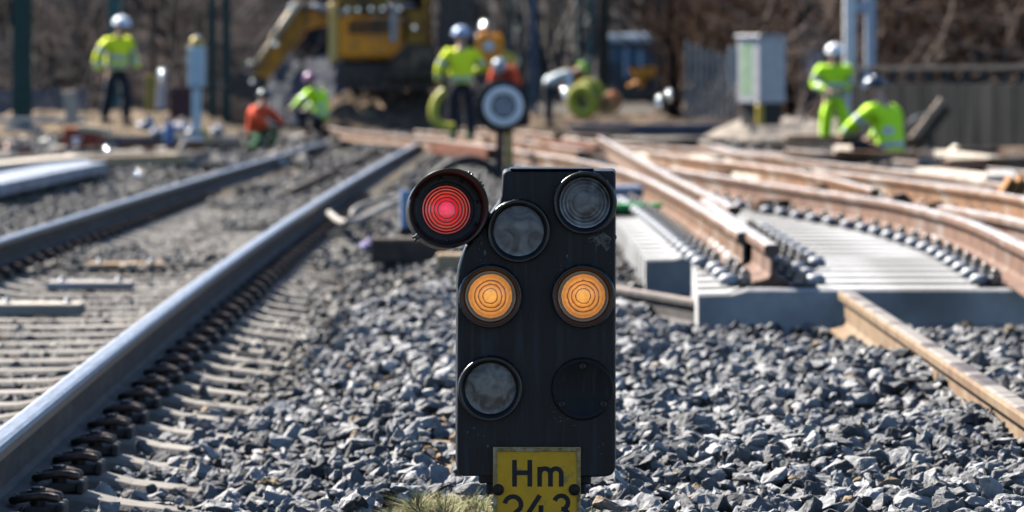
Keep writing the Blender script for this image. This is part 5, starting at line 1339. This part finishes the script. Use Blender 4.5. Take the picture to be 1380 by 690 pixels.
mb = MB(); mb.lathe([(0, 0), (.075, 0), (.085, .02), (.085, .30), (.07, .36), (.04, .42), (.04, .46), (0, .46)], n=20); mb.build('tank', mat('canister_blue', (0.10, 0.19, 0.36), (0.07, 0.14, 0.28), rough=.4, scale=5), cn)
mb = MB(); mb.tube([(-.08, 0, .40), (-.08, 0, .50), (.08, 0, .50), (.08, 0, .40)], .015, 6); mb.build('handle', M_PAD, cn)
plank('wooden_stake', P(272, 172, 71), P(283, 192, 71), .10, .10, mat('stake_yellow', (0.55, 0.42, 0.16), (0.45, 0.34, 0.12), rough=.7, scale=5), 'short yellow stake leaning at the foot of the pale signal post', 'stake')
# objects just behind the red lamp
g = P(547, 306, 31); bp_ = empty('marker_board', g, R(10), 'upright pale blue panel just left of the red lamp', 'panel')
mb = MB(); mb.box((0, 0, .12), (.075, .05, .26), ch=.01); mb.build('panel_board', mat('panel_blue', (0.24, 0.33, 0.48), (0.19, 0.27, 0.40), rough=.5, scale=6), bp_)
mb = MB(); mb.box((0, .01, -.03), (.10, .10, .06), ch=.01); mb.build('foot', M_PAD, bp_)
plank('timber_block', G(500, 337, .06), G(600, 337, .06), .26, .14, M_DARKWOOD, 'dark tarred timber lying on the ballast behind the red lamp', 'timber')
plank('timber_block', G(588, 357, .05), G(640, 357, .05), .2, .12, M_WOOD, 'tan timber block on the ballast directly below the red lamp', 'timber')
sack(497, 339, 26.5, .05, mat('rag_purple', (0.30, 0.26, 0.44), (0.24, 0.2, 0.36), rough=.8, scale=20), 'small purple rag beside the dark tarred timber', 'rag')
M_CABLE = mat('cable_buff', (0.28, 0.25, 0.21), (0.18, 0.16, 0.13), rough=.6, scale=12)
def cable(px_pts, r_, m_, label, z=.04, zs=None):
    pts = [G(x, y, z) for x, y in px_pts]
    if zs:
        for p, zz in zip(pts, zs): p.z += zz
    c = pts[0].copy(); mb = MB(); mb.tube([p - c for p in smooth_path(pts, 40)], r_, 8); o_ = mb.build('cable', m_); o_.location = c; return tag(o_, label, 'cable')
cable([(444, 287), (460, 299), (480, 298), (510, 284), (548, 264)], .024, M_CABLE, 'thick buff cable looping away from the near left rail')
cable([(474, 292), (478, 282), (500, 272), (548, 262)], .02, M_CABLE, 'thinner buff cable end curling behind the thick looped cable')
pts = [P(x, y, 44) for x, y in ((566, 268), (584, 240), (606, 222), (632, 215), (655, 222), (676, 240))]
mb = MB(); c = pts[0].copy(); mb.tube([p - c for p in smooth_path(pts, 40)], .045, 10); o_ = mb.build('black_hose', M_BLACKRUB); o_.location = c; tag(o_, 'black hose arching up behind the red lamp', 'hose')
# right of the signal
g = G(860, 288, PTOP + .003); gp = empty('green_plank', g, R(2), 'bright green board lying across the sleepers right of the signal', 'board')
mb = MB(); mb.box((-.06, .15, .042), (.46, .3, .045), ch=.008); mb.build('top_board', mat('board_green', (0.03, 0.30, 0.07), (0.025, 0.24, 0.055), rough=.5, scale=6), gp)
mb = MB(); mb.box((-.06, .16, .0), (.42, .26, .035), ch=.006); mb.build('batten', M_PAD, gp)
g = G(838, 272, PTOP + .003); o_ = block('blue_case', 838, g and 271, g.y, 84, 20, .5, mat('case_bluegrey', (0.22, 0.27, 0.36), (0.17, 0.21, 0.29), rough=.5, scale=4), 'blue grey case lying on the sleepers behind the green board', 'case')
block('steel_beam', 872, 184, 96, 206, 17, .5, mat('beam_blue', (0.09, 0.105, 0.135), (0.12, 0.135, 0.165), rough=.6, scale=3), 'long dark blue grey beam across the yard below the cable drums', 'beam')
plank('sleeper_stack', G(840, 192, .1), G(940, 194, .1), .5, .16, mat('stack_buff', (0.36, 0.31, 0.26), (0.27, 0.23, 0.19), rough=.9, scale=3), 'buff concrete beam lying in front of the long dark blue beam', 'beam')
for q, (x0, y0, x1, y1, lab) in enumerate(((1212, 225, 1400, 232, 'lowest grey plank of the stack right of the crouching worker'), (1212, 218, 1390, 224, 'middle grey plank of the stack right of the crouching worker'), (1222, 212, 1390, 218, 'top grey plank of the stack right of the crouching worker'))):
    plank('plank', P(x0, y0, 57), P(x1, y1, 57), .5, .055, M_WOODGREY if q != 1 else mat('plank_buff', (0.42, 0.35, 0.29), (0.33, 0.27, 0.22), rough=.9, scale=5), lab)
plank('timber_block', G(1200, 245, .1), G(1420, 262, .1), .3, .1, mat('plank_buff', (0, 0, 0)), 'buff beam lying behind the outer white topped rail')
r0 = None
for q, lab in enumerate(('leftmost tilted rusty plate at the right edge', 'second tilted rusty plate at the right edge', 'third tilted rusty plate at the right edge')):
    g = G(1352 + q * 13, 285, .12); mb = MB(); mb.box((0, .1, .13), (.035, .3, .26), Ry(R(32)), ch=.006); o_ = mb.build('rusty_plate', mat('plate_rust', (0.30, 0.14, 0.045), (0.20, 0.085, 0.03), rough=.8, scale=6)); o_.location = g; tag(o_, lab, 'plate', 'tilted rusty plates')
a_, b_ = P(1222, 196, 68), P(1270, 134, 68)
tb = empty('tilted_trestle', a_, 0, 'tilted wooden trestle leaning by the wall right of the crouching worker', 'trestle')
dd = b_ - a_; an = math.atan2(dd.z, dd.x)
mb = MB(); mb.box((dd.length / 2, 0, 0), (dd.length, .12, .09), ch=.01); o_ = mb.build('beam', mat('trestle_tan', (0.42, 0.32, 0.23), (0.32, 0.24, 0.17), rough=.8, scale=6), tb); o_.rotation_euler = (0, -an, 0)
mb = MB(); mb.box((dd.length / 2, .1, -.13), (dd.length * .9, .1, .16), ch=.01); o_ = mb.build('under_beam', M_DARKWOOD, tb); o_.rotation_euler = (0, -an, 0)
mb = MB(); mb.tube([(.35, .1, .35), (.38, .1, -.1)], .04, 6); mb.build('prop', M_DARKWOOD, tb)
mb = MB(); mb.tube([P(1218, 172, 67.8) - a_, P(1232, 158, 67.8) - a_, P(1262, 148, 67.8) - a_], .012, 6); mb.build('wire', M_GREY, tb)
a_, b_ = P(1118, 224, 62), P(1146, 202, 61.5)
plank('crowbar', a_, b_, .08, .08, mat('pale_handle', (0.66, 0.60, 0.50), (0.58, 0.5, 0.4), rough=.6, scale=5), 'pale wooden handle held by the crouching right worker', 'handle')
# small chrome domes added to throw sun glints at the camera
def knob(px, py, Y, r_, m_, label):
    mb = MB(); mb.dome((0, 0, 0), r_ * .38) if m_ is M_CHROME else mb.sphere((0, 0, 0), r_, 10); mb.tube([(0, 0, -r_ * 2.2), (0, 0, 0)], r_ * .35, 8); o_ = mb.build('glint_knob_or_ball', m_); o_.location = P(px, py, Y); return tag(o_, label, 'lamp')
knob(761, 120, 80, .11, M_CHROME, 'added glint knob just left of the yellow cable drum')
knob(888, 131, 82, .11, M_CHROME, 'added glint knob right of the orange cable drum, brightest in the middle yard')
knob(902, 122, 82, .09, M_CHROME, 'dimmer added glint knob right of the brightest one in the middle yard')
knob(1287, 197, 64, .06, M_CHROME, 'added glint dome above the plank stack by the right wall')
knob(143, 199, 68, .10, M_CHROME, 'added glint knob at the right end of the red brown tool box')
knob(185, 231, 52, .06, M_CHROME, 'added glint knob on the pale timber beam beside the left rail')
mb = MB(); mb.sphere((0, 0, 0), .13, 12); mb.tube([(0, 0, -.25), (0, 0, 0)], .05, 8); o_ = mb.build('glint_knob_or_ball', mat('lamp_cream', (0.75, 0.60, 0.40), rough=.5)); o_.location = P(1288, 210, 63); tag(o_, 'cream coloured ball lamp at the end of the plank stack', 'lamp')

# ------------------------------------------------------------------ background vegetation and hills
def terrain(name, x0, x1, y0, y1, f, material, n_=70, m_=24):
    vs = []; fs = []
    for j in range(m_ + 1):
        for i_ in range(n_ + 1):
            x = x0 + (x1 - x0) * i_ / n_; y = y0 + (y1 - y0) * j / m_; vs.append((x, y, f(x, y, i_ / n_, j / m_)))
    for j in range(m_):
        for i_ in range(n_): q = j * (n_ + 1) + i_; fs.append((q, q + 1, q + n_ + 2, q + n_ + 1))
    mb = MB(); mb.add(vs, fs, True); o_ = mb.build(name, material, fix=False); return tag(o_, kind='structure')
M_BANK = mat('bank_leaf_litter', (0.014, 0.012, 0.0115), (0.036, 0.030, 0.028), spec=0.0, rough=.95, scale=1.2, bump=.8, bscale=5, c3=(0.055, 0.046, 0.041), scale3=.7)
def nz(x, y, s_): return noise.fractal(Vector((x * s_, y * s_, 3.3)), .9, 2.0, 4)
terrain('embankment', -60, -1.5, 112, 170, lambda x, y, s_, t: -.15 + 6 * (1 - math.exp(-max(0, y - 114) * .055)) * min(1, max(0, (-3.4 - x) / 3.5 + .35 * nz(x, y, .2))) + .25 * nz(x, y, .5), M_BANK)
terrain('embankment', 4.2, 60, 92, 150, lambda x, y, s_, t: -.15 + 6 * (1 - math.exp(-max(0, y - 94) * .07)) * min(1, max(0, (x - 4.6) / 3)) + .25 * nz(x, y, .5), M_BANK)
M_HILL = mat('hill_woods', (0.010, 0.016, 0.019), (0.021, 0.029, 0.033), spec=0.0, rough=1, scale=.5, detail=8, c3=(0.06, 0.06, 0.062), scale3=.22, t3=(.48, .62), stretch=(1, 1, .5))
terrain('hills', -900, 900, 420, 1500, lambda x, y, s_, t: -1 + 150 * (t ** .8) * (.75 + .3 * nz(x, y, .004)) + 3 * nz(x, y, .05), M_HILL, 160, 60)
def twig_mesh(name, specs, material):
    """specs: list of (base, direction, length, radius); curved thin three sided twigs"""
    Vs, Ts = [], []; b0 = 0
    for (p, d, L_, r_) in specs:
        p = Vector(p); d = Vector(d).normalized(); w_ = Vector((random.gauss(0, 1), random.gauss(0, 1), random.gauss(0, .6))) * .28
        n_ = 4
        for k_ in range(n_ + 1):
            a = d.orthogonal().normalized(); b = d.cross(a); rr_ = r_ * (1 - .75 * k_ / n_)
            for q in range(3):
                t = 2 * math.pi * q / 3; v = p + (a * math.cos(t) + b * math.sin(t)) * rr_; Vs.append(v[:])
            p = p + d * L_ / n_; d = (d + w_ + Vector((random.gauss(0, .12), random.gauss(0, .12), 0))).normalized()
        for k_ in range(n_):
            for q in range(3):
                i0, i1 = b0 + k_ * 3 + q, b0 + k_ * 3 + (q + 1) % 3; Ts += [(i0, i1, i1 + 3), (i0, i1 + 3, i0 + 3)]
        b0 += 3 * (n_ + 1)
    return raw_mesh(name, np.array(Vs), np.array(Ts), material, smooth=True)
M_TWIG = mat('bare_twigs', (0.034, 0.028, 0.025), (0.095, 0.079, 0.07), spec=0.0, rough=.85, scale=1.5)
M_TWIGR = mat('bare_twigs_brown', (0.030, 0.019, 0.014), (0.075, 0.048, 0.036), spec=0.0, rough=.85, scale=1.2, c3=(0.17, 0.125, 0.10), scale3=.9, t3=(.58, .7))
def tree_specs(x, y, z, h_, sp):
    out_ = []; top = []
    for k_ in range(3):
        out_.append(((x + random.uniform(-.05, .05), y, z), (random.gauss(0, .12), random.gauss(0, .12), 1), h_, .05 + .02 * h_ / 6))
    for k_ in range(int(26 * sp)):
        hh_ = random.uniform(.02, .95) ** 1.0 * h_; a = random.uniform(0, 6.28)
        q = Vector((x + random.gauss(0, .12), y + random.gauss(0, .12), z + hh_)); dv = (math.cos(a), math.sin(a), random.uniform(.2, 1.4)); L_ = random.uniform(.5, 1.5) * (1.2 - .6 * hh_ / h_)
        out_.append((q, dv, L_, .016)); e_ = q + Vector(dv).normalized() * L_ * .6
        for _ in range(3): out_.append((e_, (dv[0] + random.gauss(0, .7), dv[1] + random.gauss(0, .7), dv[2] + random.gauss(0, .5)), random.uniform(.25, .7), .008))
    return out_
sp = []
for _ in range(95):
    px = random.uniform(-120, 340); y = random.uniform(112, 165); x = (px - 690) * y / F
    if px > 230 and random.random() < .4: continue
    sp += tree_specs(x, y, -.1 + 6 * (1 - math.exp(-max(0, y - 114) * .055)) * min(1, max(0, (-3.4 - x) / 3.5)), random.uniform(3, 7), 1.0)
tag(twig_mesh('bare_woods', sp, M_TWIG), kind='stuff')
sp = []
for _ in range(170):
    px = random.uniform(1010, 1500); y = random.uniform(90.5, 118); x = (px - 690) * y / F
    if px < 1120 and random.random() < .35: continue
    sp += tree_specs(x, y, -.1 + 6 * (1 - math.exp(-max(0, y - 94) * .07)) * min(1, max(0, (x - 4.6) / 3)), random.uniform(2.2, 6), 1.15)
tag(twig_mesh('bare_thicket', sp, M_TWIGR), kind='stuff')
sp = []
for _ in range(60):
    px = random.uniform(900, 1030); y = random.uniform(120, 160); x = (px - 690) * y / F; sp += tree_specs(x, y, -.1, random.uniform(4, 7), 1.1)
tag(twig_mesh('bare_thicket', sp, M_TWIGR), kind='stuff')
def trunk_tree(px, Y, r_, h_, label, m_=None):
    g = P(px, 0, Y); r0 = empty('bare_tree', (g.x, Y, -.15), 0, label, 'tree'); mb = MB()
    pts = [Vector((random.gauss(0, .03) * k_, random.gauss(0, .03) * k_, h_ * k_ / 6)) for k_ in range(7)]
    mb.tube(pts, [r_ * (1.25 if k_ == 0 else 1 - .11 * k_) for k_ in range(7)], 10); mb.build('trunk', m_ or M_TWIGR, r0)
    sp = []
    for k_ in range(70):
        t = random.uniform(.3, 1); q = pts[int(t * 6)] if t < 1 else pts[6]; a = random.uniform(0, 6.28); sp.append((q, (math.cos(a), math.sin(a), random.uniform(.1, 1.2)), random.uniform(.6, 2.2), .022))
        e_ = q + Vector((math.cos(a), math.sin(a), .6)).normalized() * .5
        for _ in range(3): sp.append((e_, (random.gauss(0, 1), random.gauss(0, 1), random.uniform(-.2, 1)), random.uniform(.3, .9), .010))
    o_ = twig_mesh('crown', sp, m_ or M_TWIGR); o_.parent = r0
trunk_tree(1085, 94, .16, 7, 'dark trunked bare tree behind the standing right worker')
trunk_tree(1043, 100, .12, 6.5, 'bare tree behind the white cabinet')
trunk_tree(1072, 98, .14, 6.8, 'brown bare tree right of the white cabinet')
trunk_tree(235, 120, .14, 8, 'dark bare tree on the bank left of the pale signal post', M_TWIG)
trunk_tree(100, 118, .15, 8, 'dark bare tree on the bank between the two left masts', M_TWIG)
trunk_tree(905, 118, .14, 7, 'bare tree rising left of the plank fence')

# ------------------------------------------------------------------ rubble and offcuts
def rubble(n_, sampler, material, name='rubble'):
    p = np.array([sampler() for _ in range(n_)]); r_ = p[:, 3]; V_, T_, A_ = scatter(p[:, :3], r_, far_v, np.clip(RNG.beta(1, 1.4, n_), 0, .86), 0.5)
    return tag(raw_mesh(name, V_, T_, material, tint=A_), kind='stuff')
M_RUBBLE = tint_mat('rubble_mix', (0.02, 0.019, 0.018), (0.42, 0.38, 0.33), (0.3, 0.16, 0.08), bscale=20, dust=(0.10, 0.08, 0.06))
def rs(x0, x1, y0, y1, r0_, r1_):
    def f():
        y = random.uniform(y0, y1); px = random.uniform(x0, x1); return ((px - 690) * y / F, y, -.03 + random.uniform(0, .05), random.uniform(r0_, r1_) * random.choice((1, 1, .6, 1.5)))
    return f
rubble(900, rs(-40, 420, 58, 90, .03, .13), M_RUBBLE)
rubble(700, rs(700, 1420, 62, 88, .03, .12), M_RUBBLE)
rubble(260, rs(420, 680, 84, 90, .05, .16), M_RUBBLE)
M_REDW = mat('reddish_board', (0.13, 0.055, 0.034), (0.08, 0.032, 0.02), spec=.05, rough=.85, scale=5)
M_PALEW = mat('pale_board', (0.50, 0.44, 0.36), (0.36, 0.30, 0.24), spec=.05, rough=.85, scale=4)
for q in range(46):
    y = random.uniform(49, 78); px = random.uniform(740, 1400); a = random.gauss(-.3, .5) if q % 3 else random.uniform(1.0, 1.9)
    c = Vector(((px - 690) * y / F, y, random.uniform(.05, .16))); d = Vector((math.cos(a), math.sin(a), random.uniform(-.03, .03))) * random.uniform(.25, 1.0)
    plank('timber_offcut', c - d, c + d, random.uniform(.10, .25), random.uniform(.08, .20), (M_WOODGREY, M_DARKWOOD, M_RUST, M_PALEW, M_DARKWOOD, M_RUST)[q % 6], 'loose timber offcut lying among the rails of the far right yard', 'timber')['group'] = 'timber offcuts in the right yard'
for q in range(22):
    y = random.uniform(57, 76); px = random.uniform(-10, 340); a = random.gauss(0, .4)
    c = Vector(((px - 690) * y / F, y, random.uniform(.0, .12))); d = Vector((math.cos(a), math.sin(a), random.uniform(-.05, .05))) * random.uniform(.2, .7)
    plank('timber_offcut', c - d, c + d, random.uniform(.12, .25), random.uniform(.07, .16), (M_DARKWOOD, M_PALEW, M_REDW, M_DARKWOOD, M_WOODGREY)[q % 5], 'loose timber offcut in the clutter left of the left track', 'timber')['group'] = 'timber offcuts left of the track'
for q in range(9):      # spare steel parts on the panel
    y = random.uniform(27, 45); px = random.uniform(930, 1330); c = Vector(((px - 690) * y / F, y, PTOP + .06)); a = random.uniform(-.6, .6); d = Vector((math.cos(a), math.sin(a), 0)) * random.uniform(.12, .35)
    plank('spare_plate', c - d, c + d, random.uniform(.08, .16), random.uniform(.06, .11), (M_RUST, M_DARKWOOD, M_RUST_PINK)[q % 3], 'rusty spare steel part lying on the concrete sleepers of the panel', 'steel part')['group'] = 'spare steel parts on the panel'
for px, py, sz, lab in ((1108, 272, .16, 'rusty brace lump on the inner side of the pale curved rail, farthest of three'), (1215, 292, .2, 'dark rusty brace lump at the crossing of the pale curved rail, middle of three'), (1262, 305, .2, 'rusty brace lump beside the pale curved rail, nearest of three')):
    g = G(px, py, PTOP + .004); mb = MB(); mb.prism([(-sz * .5, 0), (sz * .5, 0), (sz * .45, sz * .35), (sz * .1, sz * .8), (-sz * .3, sz * .7), (-sz * .45, sz * .3)], -.07, .07)
    mb.tube([(-.03, -.07, sz * .35), (-.03, -.12, sz * .35)], .025, 6); mb.tube([(.04, -.07, sz * .2), (.04, -.12, sz * .2)], .025, 6)
    o = mb.build('rail_brace', M_RUST if sz < .2 or px > 1250 else M_DARKWOOD); o.location = g; tag(o, lab, 'brace')

def vines(n_, px0, px1, y0, y1, zmax, material, name):
    sp = []
    for _ in range(n_):
        y = random.uniform(y0, y1); px = random.uniform(px0, px1); a = random.uniform(0, 6.28)
        sp.append((((px - 690) * y / F, y, random.uniform(0, zmax)), (math.cos(a), .2 * math.sin(a), random.uniform(-.3, 1.3)), random.uniform(.7, 2.4), random.uniform(.012, .030)))
    return tag(twig_mesh(name, sp, material), kind='stuff')
vines(260, 1010, 1480, 86, 93, 3.0, mat('vine_pale', (0.20, 0.155, 0.13), (0.09, 0.066, 0.054), spec=0.0, rough=.9, scale=1.4), 'bare_vines')
vines(240, -60, 400, 104, 114, 3.2, mat('vine_grey', (0.15, 0.135, 0.125), (0.07, 0.062, 0.057), spec=0.0, rough=.9, scale=1.4), 'bare_vines')
sp = []
for _ in range(150):
    px = random.uniform(330, 1010); y = random.uniform(250, 400); x = (px - 690) * y / F
    for (p, d, L_, r_) in tree_specs(x, y, -.3, random.uniform(6, 13), .8): sp.append((p, d, L_ * 1.6, r_ * 2.6))
tag(twig_mesh('bare_woods', sp, mat('far_twigs', (0.05, 0.044, 0.042), (0.13, 0.115, 0.105), spec=0.0, rough=.9, scale=.6)), kind='stuff')

for (x0, y0, x1, y1, m_, lab) in ((866, 214, 962, 222, M_PALEW, 'long pale timber lying across the rails right of the dwarf signal'), (1000, 243, 1132, 259, M_PALEW, 'long pale timber in front of the white topped rails at right'),
        (740, 196, 812, 204, M_REDW, 'reddish timber behind the right shoulder of the dwarf signal'),
        (960, 226, 1040, 236, M_DARKWOOD, 'dark timber added as a dark gap beneath the pale timber of the right yard'), (1250, 236, 1345, 247, M_PALEW, 'pale timber beside the stacked planks at right'), (590, 200, 668, 208, M_REDW, 'reddish timber left of the round black signal post')):  # the dark timber is added to stand in for a dark gap
    plank('long_timber', G(x0, y0, .16), G(x1, y1, .16), .22, .14, m_, lab, 'timber')
